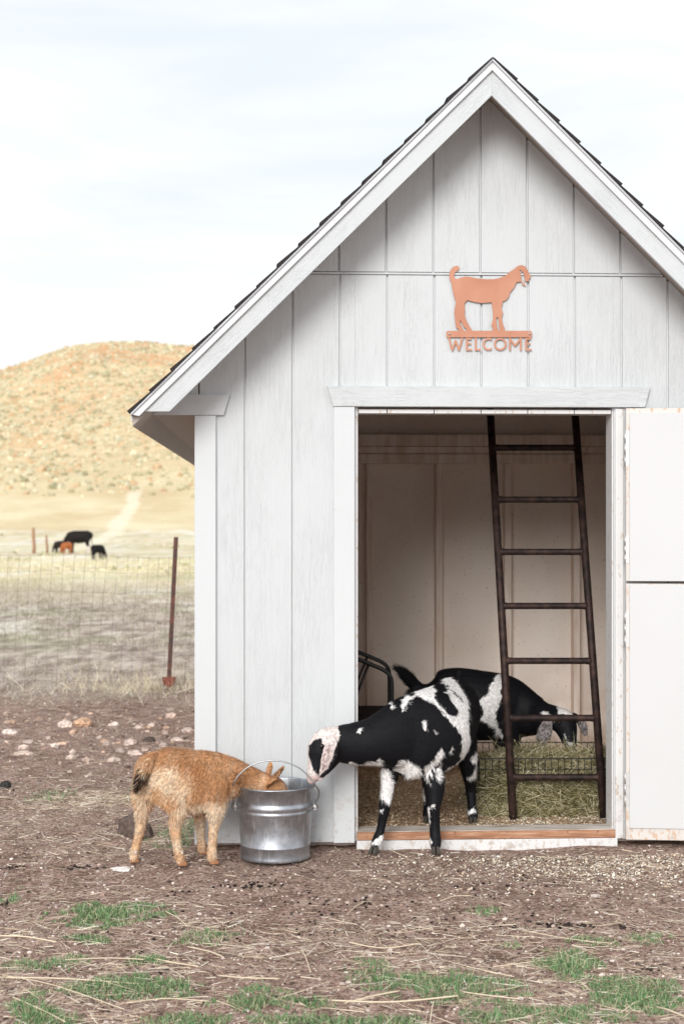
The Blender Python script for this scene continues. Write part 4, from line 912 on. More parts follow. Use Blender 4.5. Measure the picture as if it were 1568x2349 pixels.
# ---- goat C: ginger kid with its head in the bucket
def build_goat_c():
    og = Vector((P(400, 1985, -.35).x, -.34, 0)); up = (0, 0, 1)
    g = thing('goat', 'shaggy ginger goat kid with its head down inside the galvanized bucket', 'goat', og, 0, 'goats at the shed')
    mb = MB()
    loft(mb, [(P(345, 1768, -.36), .062, .075), (P(368, 1774, -.36), .088, .108), (P(400, 1784, -.345), .100, .122), (P(440, 1792, -.325), .104, .126), (P(478, 1790, -.31), .090, .120), (P(508, 1790, -.295), .070, .100), (P(525, 1790, -.29), .055, .08)], up, 26)
    loft(mb, [(P(490, 1778, -.305), .07, .095), (P(530, 1782, -.275), .055, .078), (P(562, 1790, -.245), .046, .064), (P(592, 1797, -.235), .041, .053), (P(612, 1803, -.232), .040, .048)], up, 18)
    loft(mb, [(P(610, 1798, -.245), .038, .042), (P(630, 1808, -.235), .042, .046), (P(643, 1828, -.23), .036, .038), (P(648, 1848, -.228), .026, .028), (P(650, 1862, -.226), .020, .020)], (1, 0, 1), 16)
    # ears
    loft(mb, [(P(616, 1801, -.270), .009, .017), (P(624, 1790, -.292), .0075, .027), (P(637, 1776, -.305), .007, .026), (P(650, 1760, -.312), .006, .009)], (0.6, 0, 0.8), 12)
    loft(mb, [(P(614, 1782, -.20), .008, .011), (P(617, 1770, -.185), .007, .013), (P(620, 1758, -.18), .006, .012), (P(622, 1749, -.178), .005, .006)], (1, 0, 0), 12)
    # tail hanging
    loft(mb, [(P(352, 1735, -.40), .020, .020), (P(338, 1752, -.435), .020, .022), (P(327, 1776, -.445), .019, .022), (P(319, 1796, -.445), .014, .016), (P(315, 1808, -.445), .008, .008)], (0, 1, 0), 12)
    fw = (1, 0.3, 0)
    # hind far (viewer's left), hind near, fore far, fore near
    loft(mb, [(P(352, 1775, -.34), .050, .078), (P(335, 1820, -.335), .040, .058), (P(328, 1850, -.335), .026, .034), (P(326, 1875, -.335), .019, .023), (P(322, 1900, -.33), .0175, .021), (P(314, 1935, -.325), .0155, .0165), (P(309, 1955, -.32), .019, .019), (P(307, 1968, -.315), .017, .018)], fw, 14)
    loft(mb, [(P(385, 1785, -.40), .055, .085), (P(398, 1825, -.405), .044, .064), (P(408, 1858, -.405), .030, .038), (P(404, 1880, -.40), .021, .025), (P(402, 1900, -.395), .020, .0235), (P(406, 1935, -.39), .0165, .0175), (P(411, 1958, -.385), .020, .020), (P(414, 1972, -.38), .018, .019)], fw, 14)
    loft(mb, [(P(470, 1800, -.24), .045, .06), (P(462, 1840, -.21), .033, .040), (P(459, 1870, -.19), .024, .028), (P(459, 1890, -.18), .020, .023), (P(461, 1920, -.17), .0155, .0165), (P(463, 1938, -.165), .019, .019), (P(463, 1949, -.16), .017, .018)], fw, 14)
    loft(mb, [(P(490, 1805, -.36), .048, .065), (P(494, 1848, -.365), .036, .044), (P(493, 1878, -.365), .023, .026), (P(490, 1900, -.365), .018, .021), (P(487, 1932, -.36), .0165, .0175), (P(486, 1954, -.355), .020, .020), (P(487, 1968, -.35), .018, .019)], fw, 14)
    OR = np.array((0.64, 0.375, 0.195)); OD = np.array((0.44, 0.205, 0.088)); CR = np.array((0.84, 0.68, 0.51)); LG = np.array((0.66, 0.42, 0.24)); DK = np.array((0.035, 0.020, 0.014))
    q = lambda Y, pts: pz(0, 2.851, 300, 1800, Y, pts)
    rumpw = q(-.42, [(190, 340), (260, 330), (400, 350), (470, 430), (500, 520), (490, 620), (420, 560), (370, 480), (250, 480), (250, 650), (110, 700), (95, 560), (110, 420), (150, 360), (215, 250), (250, 240), (200, 300)])
    belly = q(-.4, [(470, 560), (560, 580), (700, 600), (800, 540), (830, 480), (840, 560), (760, 650), (640, 700), (480, 690), (250, 700), (260, 620), (400, 640)])
    zb_ = P(400, 1855, -.36).z
    def paint(V, N):
        Wb = wob(V, 25, 0.03, 25) + wob(V, 80, 0.012, 29); x = V[:, 0] + Wb[:, 0]; z = V[:, 2] + Wb[:, 1]
        m_ = np.clip(0.45 + vnoise(V[:, 0] * 14, V[:, 2] * 14 + V[:, 1] * 9, 41) * 1.1 + vnoise(V[:, 0] * 120 + V[:, 2] * 60, V[:, 2] * 34, 42) * .5, 0, 1)[:, None]; c_ = OR * (1 - m_) + OD * m_
        lt = (in_poly(x, z, rumpw) | in_poly(x, z, belly)) & (V[:, 1] < -.30); f_ = np.clip(0.62 + vnoise(V[:, 0] * 20, V[:, 2] * 14, 45) * .8 + vnoise(V[:, 0] * 110 + V[:, 2] * 50, V[:, 2] * 30 + V[:, 1] * 9, 48) * 1.0, 0, 1)[:, None]; c_ = np.where(lt[:, None], LG * (1 - f_) + CR * f_, c_)
        g_ = np.clip(vnoise(V[:, 0] * 70, V[:, 2] * 20, 46) * 1.2 - .1, 0, .5)[:, None]; c_ = c_ * (1 - g_) + CR * .85 * g_
        leg = V[:, 2] < zb_; lm = np.clip(0.5 + vnoise(V[:, 0] * 35, V[:, 2] * 22, 43) * 1.8, 0, 1)[:, None]
        c_ = np.where(leg[:, None], LG * (1 - lm) + CR * lm * 0.9, c_)
        tail = seg_near(V, P(326, 1778, -.445), P(312, 1815, -.445), 0.036); c_ = np.where((tail & (vnoise(V[:, 0] * 60, V[:, 2] * 60, 47) > -.3))[:, None], DK, c_)
        inner = seg_near(V, P(630, 1784, -.305), P(645, 1767, -.312), 0.013) & (V[:, 1] < -.300); c_ = np.where(inner[:, None], DK * 2, c_)
        return c_
    def flow(B_):
        f = np.tile(np.array((-0.55, 0.1, -0.75)), (len(B_), 1)); nk = B_[:, 0] > P(530, 1780, -.3).x; f[nk] = (-0.9, 0, -0.1); f[B_[:, 2] < zb_ + .03] = (-0.1, 0, -1); return f
    def flen(B_):
        l_ = np.full(len(B_), 0.017); l_[(B_[:, 2] < zb_ + .07)] = 0.028; l_[B_[:, 2] < 0.19] = 0.011; l_[B_[:, 0] > P(600, 1780, -.3).x] = 0.009
        l_[seg_near(B_, P(338, 1752, -.435), P(315, 1808, -.445), 0.03)] = 0.032; return l_
    coat('body', mb, g, og, paint, flow, flen, 85000, voxel=0.0045, smooth=4, width=0.0019, lift=0.30, fur_jit=0.26, pj=0.010, cj=0.27)
    for c_, fw_ in ((P(306, 1975, -.315), (1, .2)), (P(416, 1980, -.38), (1, .2)), (P(464, 1960, -.16), (1, .2)), (P(488, 1980, -.35), (1, .2))):
        c_.z = 0.004; hoof(g, og, c_, fw_, M['hoof_pale'], 0.82)
    for a in (P(309, 1957, -.345), P(415, 1958, -.41)):     # pale dewclaws
        mb2 = MB()
        mb2.tube([a + Vector((0.004, 0.010, 0.006)), a + Vector((0.005, 0.003, -0.004))], [0.006, 0.004], 8)
        mb2.build('dewclaw', M['worn_top'], g, origin=og)
build_goat_c()

# ---- cattle far out in the field
def cow(name, label, px, py, hpx, Y, col, col2, heading, graze=True, front=False, lk=1.0):
    """hpx: back height in reference pixels; heading +1 faces right, -1 left"""
    H = hpx * (Y + 7) / F; b_ = P(px, py, Y); b_.z = float(hgt(b_.x, b_.y)); u = H / 1.35
    c, s_ = (1.0, 0.0) if not front else (0.62, 0.78)
    def Q(x, y, z):
        x *= heading * .86; z *= 1.16; X = x * c - y * s_; Y_ = x * s_ + y * c; return b_ + Vector((X * u, Y_ * u, z * u))
    mb = MB(); up = (0, 0, 1)
    loft(mb, [(Q(-.85, 0, .98), .20 * u, .24 * u), (Q(-.70, 0, .98), .28 * u, .34 * u), (Q(-.35, 0, .92), .34 * u, .40 * u), (Q(.05, 0, .90), .36 * u, .42 * u), (Q(.45, 0, .93), .30 * u, .38 * u), (Q(.72, 0, .95), .20 * u, .28 * u)], up, 16, 3)
    hz = 0.35 if graze else 1.2
    if graze:
        loft(mb, [(Q(.60, 0, .98), .17 * u, .26 * u), (Q(.88, 0, .80), .13 * u, .19 * u), (Q(1.08, 0, .55), .11 * u, .15 * u)], up, 12, 3)
        loft(mb, [(Q(1.06, 0, .56), .12 * u, .14 * u), (Q(1.16, 0, .36), .10 * u, .12 * u), (Q(1.22, 0, .14), .075 * u, .08 * u)], (1, 0, .3), 12, 3)
        for s2 in (-1, 1): loft(mb, [(Q(1.05, .10 * s2, .60), .03 * u, .04 * u), (Q(1.03, .24 * s2, .58), .02 * u, .05 * u)], up, 8, 2)
    else:
        loft(mb, [(Q(.60, 0, 1.0), .17 * u, .24 * u), (Q(.85, 0, 1.15), .12 * u, .17 * u)], up, 12, 3); loft(mb, [(Q(.85, 0, 1.22), .11 * u, .13 * u), (Q(1.15, 0, 1.05), .07 * u, .08 * u)], up, 12, 3)
    for x, y in ((-.62, .17), (-.70, -.17), (.48, .16), (.55, -.16)):
        hd_ = -.08 if x < 0 else 0.0
        loft(mb, [(Q(x, y, .80), .14 * u, .20 * u), (Q(x + .03, y, .55), .10 * u, .13 * u), (Q(x + hd_, y, .36), .075 * u, .09 * u), (Q(x + hd_ * .6, y, .18), .062 * u, .065 * u), (Q(x, y, .04), .07 * u, .075 * u)], (1, 0, 0), 10, 3)
    loft(mb, [(Q(-.90, 0, 1.15), .03 * u, .03 * u), (Q(-.98, 0, .85), .025 * u, .025 * u), (Q(-.98, 0, .50), .04 * u, .04 * u)], (1, 0, 0), 8, 3)
    V, N, Fq = fuse(mb, 0.035 * u, 3); cc = np.tile(np.array(col), (len(V), 1))
    if col2 is not None:
        hx_ = (V[:, 0] - b_.x) / u * heading; hz_ = (V[:, 2] - b_.z) / u
        m_ = (hx_ < -.30) & (hz_ < .45) & (V[:, 1] < b_.y); cc[m_] = col2
    quad = Fq[:, 2] != Fq[:, 3]; T = np.concatenate([Fq[:, [0, 1, 2]], Fq[quad][:, [0, 2, 3]]])
    root = thing(name, label, 'cow' if name == 'cow' else 'calf', b_, 0, 'cattle grazing in the field')
    np_mesh('body', V - np.array(b_), T, M['cowcoat'], cc, root)
cow('cow', 'big black cow with a white hind leg grazing at the foot of the hill', 181, 1266, 48, 92, (0.012, 0.009, 0.008), (0.75, 0.66, 0.62), -1)
cow('calf', 'dark calf at the left end of the cattle, turned towards the shed', 137, 1266, 27, 90, (0.022, 0.015, 0.012), None, -1, True, True)
cow('calf', 'red-brown calf standing between the dark calf and the black cow', 153, 1270, 25, 86, (0.40, 0.13, 0.045), None, -1, True, True)
cow('calf', 'small black calf standing apart to the right of the big cow', 225, 1284, 32, 66, (0.010, 0.009, 0.009), None, 1, True, True)

# ------------------------------------------------------------------ loose cover on the ground
def gpt(px, py): q = G(px, py); return (q.x, q.y)
def view_xy(n, y0=-2.75, y1=6.0, power=1.0):
    """ground points spread over the yard, denser towards the front"""
    D0, D1 = y0 + 7, y1 + 7; u = rng.random(n); D = D0 * (D1 / D0) ** (u ** power)
    x = (rng.random(n) * 1.25 - 0.62) * D * 1568 / F; return x, D - 7
def flat_dirs(n, up=0.06):
    a = rng.random(n) * 2 * math.pi; d = np.stack([np.cos(a), np.sin(a), np.abs(rng.normal(size=n)) * up], 1); return d
# green grass in patches
gp = [(90, 390, 2068, 2125, 1.0), (150, 250, 2140, 2165, .7), (380, 580, 2125, 2175, .35), (275, 410, 2188, 2212, .9), (0, 215, 2188, 2222, .6), (140, 470, 2235, 2300, 1.0), (0, 120, 2270, 2349, .7), (480, 760, 2272, 2325, .9), (560, 800, 2318, 2360, .8),
      (790, 900, 2195, 2290, .35), (820, 1240, 2232, 2300, .8), (1225, 1380, 2170, 2255, 1.0), (1320, 1600, 2240, 2345, 1.0), (1060, 1260, 2300, 2360, .8), (1065, 1170, 2080, 2100, .35), (1420, 1560, 2132, 2160, .4), (1130, 1200, 2160, 2175, .3), (1290, 1420, 2150, 2168, .35),
      (0, 60, 2030, 2075, .25), (60, 190, 1805, 1845, .08), (290, 400, 1790, 1850, .25), (505, 560, 1900, 1935, .6), (340, 560, 1880, 1950, .2), (300, 560, 2320, 2370, .8), (820, 1000, 2325, 2365, .8), (0, 200, 2310, 2360, .8), (700, 860, 2330, 2365, .7), (1180, 1420, 2315, 2365, .9), (560, 660, 2262, 2290, .5)]
bx, by, bl = [], [], []
for (x0, x1, y0, y1, dn) in gp:
    a, b, c_, d_ = gpt((x0 + x1) / 2, (y0 + y1) / 2), gpt(x1, (y0 + y1) / 2), gpt((x0 + x1) / 2, y0), gpt((x0 + x1) / 2, y1)
    rx = (b[0] - a[0]) * 1.1; ry = abs(c_[1] - d_[1]) / 2 * 1.1; n = int(min(14000, 34000 * rx * ry * 3.2 * dn)) + 60
    t = rng.random(n) * 2 * math.pi; r_ = np.sqrt(rng.random(n)); X = a[0] + rx * r_ * np.cos(t); Y = (c_[1] + d_[1]) / 2 + ry * r_ * np.sin(t)
    nz_ = vnoise(X * 14, Y * 14, 51) + vnoise(X * 37, Y * 37, 52) * .8; keep = (nz_ > (r_ - 0.70) * 1.0 + 0.04 - 0.12 * dn)
    bx.append(X[keep]); by.append(Y[keep]); bl.append((0.012 + 0.026 * rng.random(keep.sum()) * (1.15 - r_[keep])) * (1.0 if y0 > 2000 else 1.3))
X = np.concatenate(bx); Y = np.concatenate(by); Ln = np.concatenate(bl); kp = ~in_shed(X, Y); X, Y, Ln = X[kp], Y[kp], Ln[kp]; n = len(X)
d = rng.normal(size=(n, 3)) * 0.55; d[:, 2] = 1
blades('green_grass', np.stack([X, Y, hgt(X, Y) - 0.003], 1), d, Ln, np.full(n, 0.0026), pick([(0.11, 0.24, 0.09), (0.15, 0.29, 0.12), (0.20, 0.35, 0.16), (0.07, 0.16, 0.06), (0.30, 0.38, 0.20), (0.50, 0.46, 0.30)], n, .2), M['grass'], 0.5, 'short green grass coming up in patches through the bare dirt', 'grass')
# dry straw and hay litter
x, y = view_xy(30000); wgt = 0.14 + 0.75 * (y < -1.25) + 0.25 * (x < -.5) + 0.5 * (x > 0.9) * (y < 0.2) + 0.7 * (x < -.6) * (y > -.2) * (y < 1.2)
kp = (rng.random(len(x)) < wgt * (0.35 + 1.3 * np.clip(vnoise(x * 2, y * 2, 61) + .5, 0, 1))) & ~in_shed(x, y); x, y = x[kp], y[kp]; n = len(x)
hx_, hy_ = gpt(245, 1838)
x2 = hx_ + rng.normal(size=1500) * 0.22; y2 = hy_ + rng.normal(size=1500) * 0.16; kp = ~in_shed(x2, y2); x = np.concatenate([x, x2[kp]]); y = np.concatenate([y, y2[kp]])
q_ = G(450, 1925); x2 = q_.x + rng.normal(size=900) * 0.16; y2 = q_.y + 0.12 + rng.normal(size=900) * 0.12; kp = ~in_shed(x2, y2); x = np.concatenate([x, x2[kp]]); y = np.concatenate([y, y2[kp]]); n = len(x)
ln = rng.gamma(2.0, 0.020, n) + 0.01; long_ = (y < -1.3) & (rng.random(n) < 0.06); ln[long_] *= 2.6
blades('straw_litter', np.stack([x, y, hgt(x, y) + 0.003 + rng.random(n) * 0.006], 1), flat_dirs(n), np.minimum(ln, .26), 0.0012 + rng.random(n) * 0.0014, pick([(0.60, 0.49, 0.36), (0.72, 0.62, 0.48), (0.46, 0.35, 0.26), (0.80, 0.73, 0.61)], n), M['straw'], 0.35, 'pale dry straw stalks strewn over the brown dirt', 'straw')
# long pale stalks lying at the front
rr = random.Random(21); mb = MB()
longs = [((0, 2235), (120, 2262), (285, 2318)), ((290, 2308), (380, 2300), (480, 2303)), ((790, 2301), (850, 2288), (915, 2280)), ((320, 2190), (390, 2206), (455, 2222)), ((430, 2178), (480, 2190), (510, 2200)), ((0, 2242), (160, 2250), (330, 2262)),
         ((985, 2349), (990, 2320), (995, 2300)), ((1130, 2225), (1200, 2212), (1260, 2200)), ((0, 2150), (60, 2152), (130, 2165)), ((690, 2185), (700, 2200), (712, 2240)), ((800, 2172), (880, 2178), (960, 2172)), ((1060, 2280), (1120, 2292), (1190, 2300)),
         ((1420, 2330), (1460, 2300), (1500, 2290)), ((30, 2290), (100, 2320), (150, 2349)), ((380, 2095), (410, 2112), (430, 2128)), ((1200, 2145), (1300, 2158), (1400, 2165)), ((500, 2240), (560, 2252), (640, 2255)), ((760, 2300), (900, 2305), (1050, 2296)), ((150, 2205), (250, 2200), (330, 2206)), ((1500, 2312), (1530, 2330), (1568, 2340)), ((1010, 2070), (1040, 2060), (1080, 2058)), ((795, 2100), (815, 2080), (838, 2066))]
for tri_ in longs:
    pts = []
    for (px, py) in tri_: a, b = gpt(px, py); pts.append((a, b, float(hgt(a, b)) + 0.006 + rr.random() * 0.010))
    c_ = (0.70 + rr.random() * .12,) ; cc = (c_[0], c_[0] * .84, c_[0] * .62); mb.tube(catm(pts, 5, False), rr.uniform(0.0012, 0.0026), 6, cc)
o = mb.build('long_stalks', M['straw']); o['kind'] = 'stuff'; o['label'] = 'long pale dry stalks lying across the foreground'; o['category'] = 'straw'
# wood shavings spilled in front of the door
def chips(name, x, y, z, cols, smin, smax, label, tilt=0.5):
    n = len(x); s = rng.uniform(smin, smax, n); a = rng.random(n) * 6.283
    u = np.stack([np.cos(a), np.sin(a), rng.normal(size=n) * tilt * .5], 1) * s[:, None]; v = np.stack([-np.sin(a), np.cos(a), rng.normal(size=n) * tilt], 1) * (s * rng.uniform(.3, .8, n))[:, None]
    b = np.stack([x, y, z], 1); V = np.concatenate([b - u - v, b + u - v * .7, b + u * .8 + v, b - u * .9 + v * .8]); V[:, 2] += np.tile(rng.random(n) * 0.004, 4)
    i = np.arange(n); o = np_mesh(name, V, np.stack([i, i + n, i + 2 * n, i + 3 * n], 1), M['straw'], np.tile(cols, (4, 1)), smooth=False); o['kind'] = 'stuff'; o['label'] = label; o['category'] = 'shavings'; return o
n = 9000; x = 1.15 + rng.normal(size=n) * 0.55; y = -0.14 - np.abs(rng.normal(size=n)) * 0.30; kp = ~in_shed(x, y) & (x > .05); x, y = x[kp], y[kp]; n = len(x)
chips('wood_shavings', x, y, hgt(x, y) + 0.003, pick([(0.74, 0.65, 0.52), (0.60, 0.48, 0.36), (0.84, 0.78, 0.68), (0.40, 0.29, 0.21)], n), 0.002, 0.006, 'pale wood shavings trodden into the dirt before the doorway')
# bedding on the shed floor
nx_, ny_ = 110, 110; X, Y = np.meshgrid(np.linspace(aL + .05, aR - .05, nx_), np.linspace(0.100, DEP - .06, ny_))
def bz_(a, b): return 0.034 + 0.012 * vnoise(a * 6, b * 6, 71) + 0.012 * vnoise(a * 22, b * 22, 72) + 0.02 * np.clip((a - 1.0) * 1.5, 0, 1) * np.clip(1 - np.abs(b - .5) * 3, 0, 1)
Z = bz_(X, Y); i = (np.arange(ny_ - 1)[:, None] * nx_ + np.arange(nx_ - 1)[None, :]).ravel()
k = NM('bedding_floor', 0.95, 0.05); n1 = k.noise(k.obj, 90, 4, .65); k.color(k.ramp(n1, [(0.36, (0.18, 0.10, 0.055)), (0.5, (0.50, 0.34, 0.21)), (0.64, (0.76, 0.60, 0.43))])).bump(n1, 0.8, 0.01); M['bedding'] = k.m
ct, sn = math.cos(TH), math.sin(TH)
def s2w(a, b, z): return np.stack([a * ct - b * sn, a * sn + b * ct, z], 1)
o = np_mesh('bedding', s2w(X.ravel(), Y.ravel(), Z.ravel()), np.stack([i, i + 1, i + 1 + nx_, i + nx_], 1), M['bedding']); o['kind'] = 'stuff'; o['label'] = 'tan wood-chip bedding covering the shed floor'; o['category'] = 'bedding'
n = 16000; a = rng.uniform(o0, o1 + .1, n); b = 0.11 + rng.random(n) ** 1.5 * 1.6; w3 = s2w(a, b, bz_(a, b) + .003)
cl_ = pick([(0.60, 0.42, 0.27), (0.74, 0.58, 0.41), (0.38, 0.24, 0.14), (0.80, 0.68, 0.52)], n); pale = (a > 0.62) & (b < .75); cl_[pale] = pick([(0.80, 0.70, 0.54), (0.66, 0.52, 0.36), (0.86, 0.78, 0.64)], int(pale.sum()))
chips('loose_bedding_chips', w3[:, 0], w3[:, 1], w3[:, 2], cl_, 0.002, 0.006, 'loose wood chips on the bedding inside the doorway')
# hay heap in and around the feeder
hx0, hx1 = fx0 - 0.02, fx1 + 0.03
def hayh(x, y):
    fx_ = np.clip((x - hx0) / 0.10, 0, 1) * np.clip((hx1 + .12 - x) / 0.10, 0, 1)
    pr = np.interp(y, [0.47, 0.52, 0.60, 0.70, 0.85, 1.10, 1.25], [0.0, 0.05, 0.15, 0.21, 0.235, 0.225, 0.0])
    return 0.03 + fx_ ** .6 * pr * (1 + 0.25 * vnoise(x * 9, y * 9, 81)) + 0.02 * vnoise(x * 25, y * 25, 82)
gx, gy = np.meshgrid(np.linspace(hx0, hx1 + .1, 70), np.linspace(0.48, 1.24, 70)); gz_ = hayh(gx, gy) - 0.006; i = (np.arange(69)[:, None] * 70 + np.arange(69)[None, :]).ravel()
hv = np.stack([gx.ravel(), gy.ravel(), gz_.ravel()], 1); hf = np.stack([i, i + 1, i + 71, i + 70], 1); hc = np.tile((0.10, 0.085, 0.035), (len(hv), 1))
n = 17000; x = rng.uniform(hx0, hx1 + .08, n); y = 0.49 + rng.random(n) ** 1.3 * 0.74; d = rng.normal(size=(n, 3)); d[:, 2] *= 0.45; d[:, 2] += 0.05; d[:, 1] *= .7
z = hayh(x, y) - 0.004
ln = rng.uniform(.03, .17, n); cl_ = pick([(0.28, 0.25, 0.11), (0.42, 0.36, 0.19), (0.17, 0.155, 0.065), (0.66, 0.57, 0.37), (0.08, 0.07, 0.032), (0.80, 0.71, 0.50)], n, .2)
dn = d / np.linalg.norm(d, axis=1, keepdims=True)
bb = np.stack([x, y, z], 1) - dn * ln[:, None] * .5; bb[:, 2] = np.maximum(bb[:, 2], 0.035)
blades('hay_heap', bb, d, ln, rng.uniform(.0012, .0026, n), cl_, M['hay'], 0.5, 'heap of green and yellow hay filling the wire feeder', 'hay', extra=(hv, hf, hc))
# pebbles, clods, droppings
def stones(name, x, y, s, cols, mat, label=None, cat=None, sink=0.35, flat=0.65, sub=1, as_stuff=True, origin=None, seed=0):
    bm = bmesh.new(); bmesh.ops.create_icosphere(bm, subdivisions=sub, radius=1.0); bv = np.array([v.co for v in bm.verts]); bf = np.array([[v.index for v in f.verts] for f in bm.faces]); bm.free()
    n = len(x); m_ = len(bv); a = rng.random(n) * 6.283; sx = rng.uniform(.7, 1.3, n); sy = rng.uniform(.7, 1.2, n)
    J = bv[None] * (1 + rng.normal(size=(n, m_, 1)) * (0.14 if sub == 1 else 0.06)); J[:, :, 0] *= sx[:, None]; J[:, :, 1] *= sy[:, None]; J[:, :, 2] *= flat
    if sub > 1: J *= (1 + 0.50 * vnoise(bv[:, 0] * 1.9 + 5 + seed * 3, bv[:, 2] * 1.7 + bv[:, 1] * 1.3 + seed, 91) + 0.22 * vnoise(bv[:, 0] * 4, bv[:, 2] * 5 + bv[:, 1] * 4, 92 + seed))[None, :, None]
    c_, s__ = np.cos(a)[:, None], np.sin(a)[:, None]; X = J[:, :, 0] * c_ - J[:, :, 1] * s__; Y = J[:, :, 0] * s__ + J[:, :, 1] * c_
    z0 = hgt(x, y)[:, None]
    V = np.stack([x[:, None] + X * s[:, None], y[:, None] + Y * s[:, None], z0 + (J[:, :, 2] + flat * (1 - 2 * sink) * .5) * s[:, None]], 2).reshape(-1, 3)
    Fq = (bf[None] + (np.arange(n) * m_)[:, None, None]).reshape(-1, 3); C_ = np.repeat(cols, m_, axis=0)
    o = np_mesh(name, V, Fq, mat, C_, smooth=False, loc=origin)
    if label: o['label'] = label; o['category'] = cat
    if as_stuff: o['kind'] = 'stuff'
    return o
x, y = view_xy(26000); kp = ~in_shed(x, y); x, y = x[kp], y[kp]; n = len(x)
stones('gravel', x, y, 0.0020 + rng.gamma(1.5, 0.0014, n), pick([(0.30, 0.21, 0.17), (0.16, 0.105, 0.085), (0.44, 0.35, 0.31), (0.07, 0.05, 0.042), (0.62, 0.54, 0.49), (0.24, 0.16, 0.13)], n), M['stone'], 'small pebbles and clods scattered in the dirt', 'gravel')
dx, dy = [], []
for (px, py, sx, sy, n) in ((570, 2028, 55, 7, 34), (35, 1990, 45, 5, 16), (180, 1988, 30, 6, 26), (1290, 2123, 75, 8, 46), (1440, 2125, 20, 6, 8), (840, 2062, 8, 10, 5), (400, 2045, 30, 12, 8), (750, 2070, 120, 20, 16), (950, 2120, 250, 40, 24), (1500, 2225, 60, 10, 9), (1180, 2105, 40, 10, 7), (20, 2065, 40, 12, 10), (600, 2110, 250, 60, 22), (1100, 2030, 300, 30, 22), (300, 2180, 250, 60, 14)):
    for _ in range(n): a, b = gpt(px + rng.normal() * sx * .6, py + rng.normal() * sy * .6); dx.append(a); dy.append(b)
x, y = np.array(dx), np.array(dy); kp = ~in_shed(x, y); x, y = x[kp], y[kp]
stones('droppings', x, y, rng.uniform(.0045, .0085, len(x)), pick([(0.022, 0.016, 0.014), (0.04, 0.03, 0.026)], len(x)), M['stone'], 'small dark goat droppings dotted over the yard', 'droppings', 0.25, 0.85)
n = 520; x = (rng.random(n) * .62 - .56) * 11.5 * 1568 / F; y = 3.3 + rng.normal(size=n) * .9; kp = ~in_shed(x, y) & (y > 1.6); x, y = x[kp], y[kp]; n = len(x)
stones('rubble', x, y, 0.005 + rng.gamma(1.6, 0.006, n), pick([(0.44, 0.33, 0.27), (0.34, 0.24, 0.19), (0.56, 0.45, 0.39), (0.20, 0.14, 0.115), (0.48, 0.33, 0.24)], n), M['stone'], 'broken stones and clods scattered along the far edge of the dirt', 'rubble', .3, .6)
# separate rocks
def rock(px, py, wpx, col, label, flat=0.6, group=None, sub=3, z=0.0):
    q = G(px, py); s = wpx / 2 * (q.y + 7) / F * 0.95; h_ = float(hgt(q.x, q.y))
    o = stones('rock', np.array([q.x]), np.array([q.y + s * .5]), np.array([s]), np.array([col]), M['stone'], None, None, 0.30, flat, sub, False, (q.x, q.y, h_), seed=int(px) % 37)
    tag(o, label, 'rock', group)
rock(308, 1917, 88, (0.115, 0.085, 0.072), 'large dark grey-brown rock behind the hind legs of the ginger kid', 1.0)
rock(12, 1806, 36, (0.045, 0.042, 0.04), 'dark rock at the left edge of the photo in the trodden dirt', 0.7)
rock(394, 1645, 26, (0.62, 0.47, 0.40), 'pale pink rock nearest below the T-post', 0.8)
rock(190, 1661, 55, (0.56, 0.36, 0.24), 'broad orange-tan rock, largest in the row of stones beyond the yard', 0.5)
rock(150, 1664, 30, (0.66, 0.54, 0.47), 'pale rock touching the left end of the broad orange-tan rock', 0.8)
rock(262, 1660, 26, (0.72, 0.60, 0.54), 'whitish rock just right of the broad orange-tan rock', 0.6)
rock(298, 1705, 40, (0.60, 0.47, 0.42), 'pinkish rock above the back of the ginger kid, left of a dark clod', 0.5)
rock(340, 1700, 34, (0.10, 0.075, 0.065), 'dark clod just above the rump of the ginger kid', 0.5)
rock(20, 1680, 36, (0.72, 0.62, 0.56), 'whitish flat rock at the far left below the fence', 0.5)
rock(52, 1729, 42, (0.62, 0.50, 0.42), 'flat tan slab lying alone on the left of the dirt', 0.3)
rock(458, 1632, 22, (0.09, 0.06, 0.05), 'dark clod close to the shed corner and the T-post', 0.6)
rock(275, 2068 - 76, 40, (0.78, 0.72, 0.68), 'flat white flake lying below the left hind hoof of the ginger kid', 0.16)
for (px, py, w_, c_) in ((318, 1668, 22, .62), (348, 1665, 24, .66), (245, 1706, 26, .45), (228, 1690, 18, .5), (275, 1722, 34, .42), (310, 1728, 30, .62), (375, 1712, 24, .5), (405, 1698, 26, .6), (380, 1680, 20, .55), (430, 1675, 30, .55), (350, 1745, 16, .6), (160, 1772, 18, .5), (290, 1758, 22, .4), (65, 1700, 24, .5), (110, 1690, 20, .5), (130, 1715, 18, .4), (208, 1775, 14, .45), (850, 2052, 14, .45), (905, 2001, 12, .5), (590, 2036, 12, .35), (785, 2100, 12, .4), (990, 1975, 12, .5), (1500, 2146, 14, .8), (305, 1996 + 8, 12, .5), (225, 1995, 14, .45)):
    rock(px, py, w_, (c_, c_ * .80, c_ * .70), 'small pale stone half sunk in the brown dirt', 0.55, 'small pale stones in the dirt', 2)
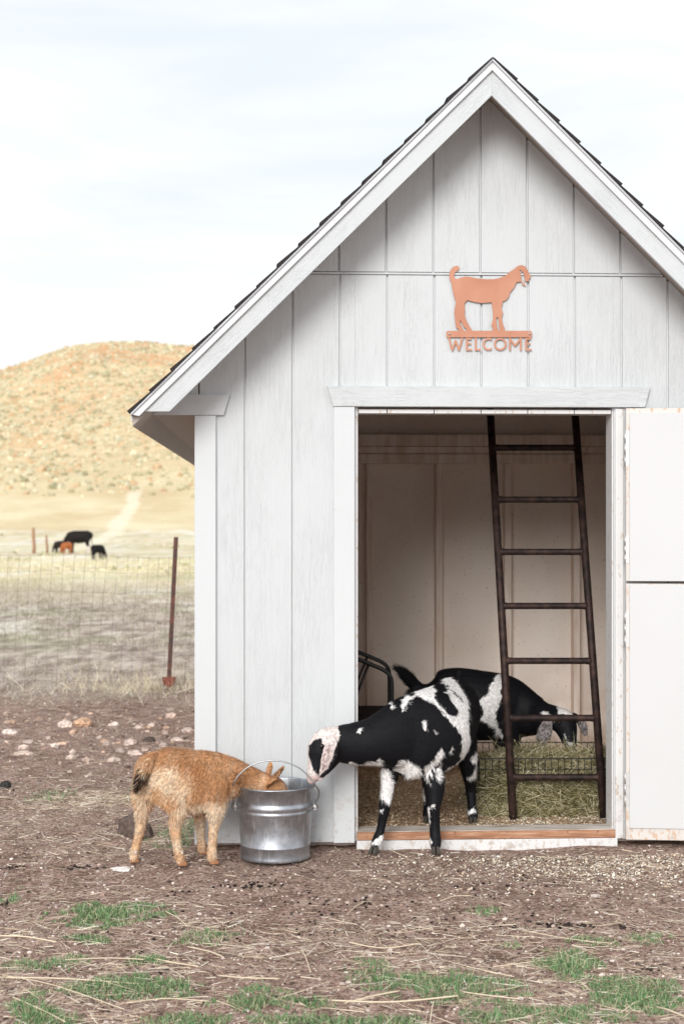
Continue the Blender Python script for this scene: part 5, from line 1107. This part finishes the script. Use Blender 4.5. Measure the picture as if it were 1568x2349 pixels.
# dry grass beyond the yard
n = 42000; u = rng.random(n); D = 12.0 * (75.0 / 12.0) ** u; y = D - 7 ; x = (rng.random(n) * .66 - .56) * D * 1568 / F
kp = (y > 4.9 + vnoise(x * 1.5, y * 1.5, 95) * 1.5) & (x < 1.5) & (vnoise(x * 1.1, y * .9, 96) + .5 * vnoise(x * 3.1, y * 2.2, 99) > -.16); x, y = x[kp], y[kp]; n = len(x); sc_ = np.clip((y + 7) / 14, 1, 4)
d = rng.normal(size=(n, 3)) * .7; d[:, 2] = .8; far = np.clip((y - 20) / 22, 0, 1)[:, None]
cl_ = pick([(0.42, 0.35, 0.30), (0.24, 0.19, 0.155), (0.64, 0.58, 0.51), (0.24, 0.26, 0.13)], n) * (1 - far) + pick([(0.80, 0.70, 0.46), (0.66, 0.58, 0.36), (0.88, 0.80, 0.60), (0.52, 0.54, 0.28)], n) * far
blades('dry_grass', np.stack([x, y, hgt(x, y) - .01], 1), d, rng.uniform(.03, .10, n) * sc_ ** .6, 0.0035 * sc_, cl_, M['grass'], .5, 'dry grey and yellow grass covering the field behind the fence', 'grass')
# taller dry stalks at the foot of the fence
n = 500; x = tb.x + rng.normal(size=n) * .5 - .1; y = Yt + rng.normal(size=n) * .15; d = rng.normal(size=(n, 3)) * .5; d[:, 2] = .9
blades('fence_weeds', np.stack([x, y, hgt(x, y)], 1), d, rng.uniform(.08, .28, n), np.full(n, .0035), pick([(0.74, 0.66, 0.50), (0.62, 0.54, 0.38)], n), M['grass'], .9, 'bent dry weeds along the foot of the fence', 'weeds')
# sagebrush on the hillside
n = 15000; y = 190 + rng.random(n) ** .85 * 265; x = (rng.random(n) * 1.15 - 0.62) * (y + 7) * 1568 / F; kp = (x < 120) & (vnoise(x / 14, y / 20, 97) > -.36) & (hgt(x, y) > 2 + 12 * rng.random(len(x)) ** 2); x, y = x[kp], y[kp]; n = len(x)
stones('sagebrush', x, y, rng.uniform(.18, .55, n) * np.where(rng.random(n) < .08, 1.7, 1), pick([(0.50, 0.46, 0.31), (0.58, 0.52, 0.36), (0.38, 0.35, 0.22), (0.62, 0.57, 0.41), (0.56, 0.40, 0.25)], n, .07), M['sage'], 'low pale sagebrush dotted over the dry hillside', 'shrubs', .2, .75)
n = 1500; y = 20 + rng.random(n) * 120; x = (rng.random(n) * .62 - .55) * (y + 7) * 1568 / F; kp = vnoise(x / 4, y / 9, 98) > .12; x, y = x[kp], y[kp]; n = len(x)
stones('field_clumps', x, y, rng.uniform(.03, .08, n) * (1 + y / 90), pick([(0.44, 0.38, 0.26), (0.60, 0.52, 0.36), (0.36, 0.36, 0.2)], n, .15), M['sage'], 'small tufts and clods in the pale field', 'tufts', .3, .6)
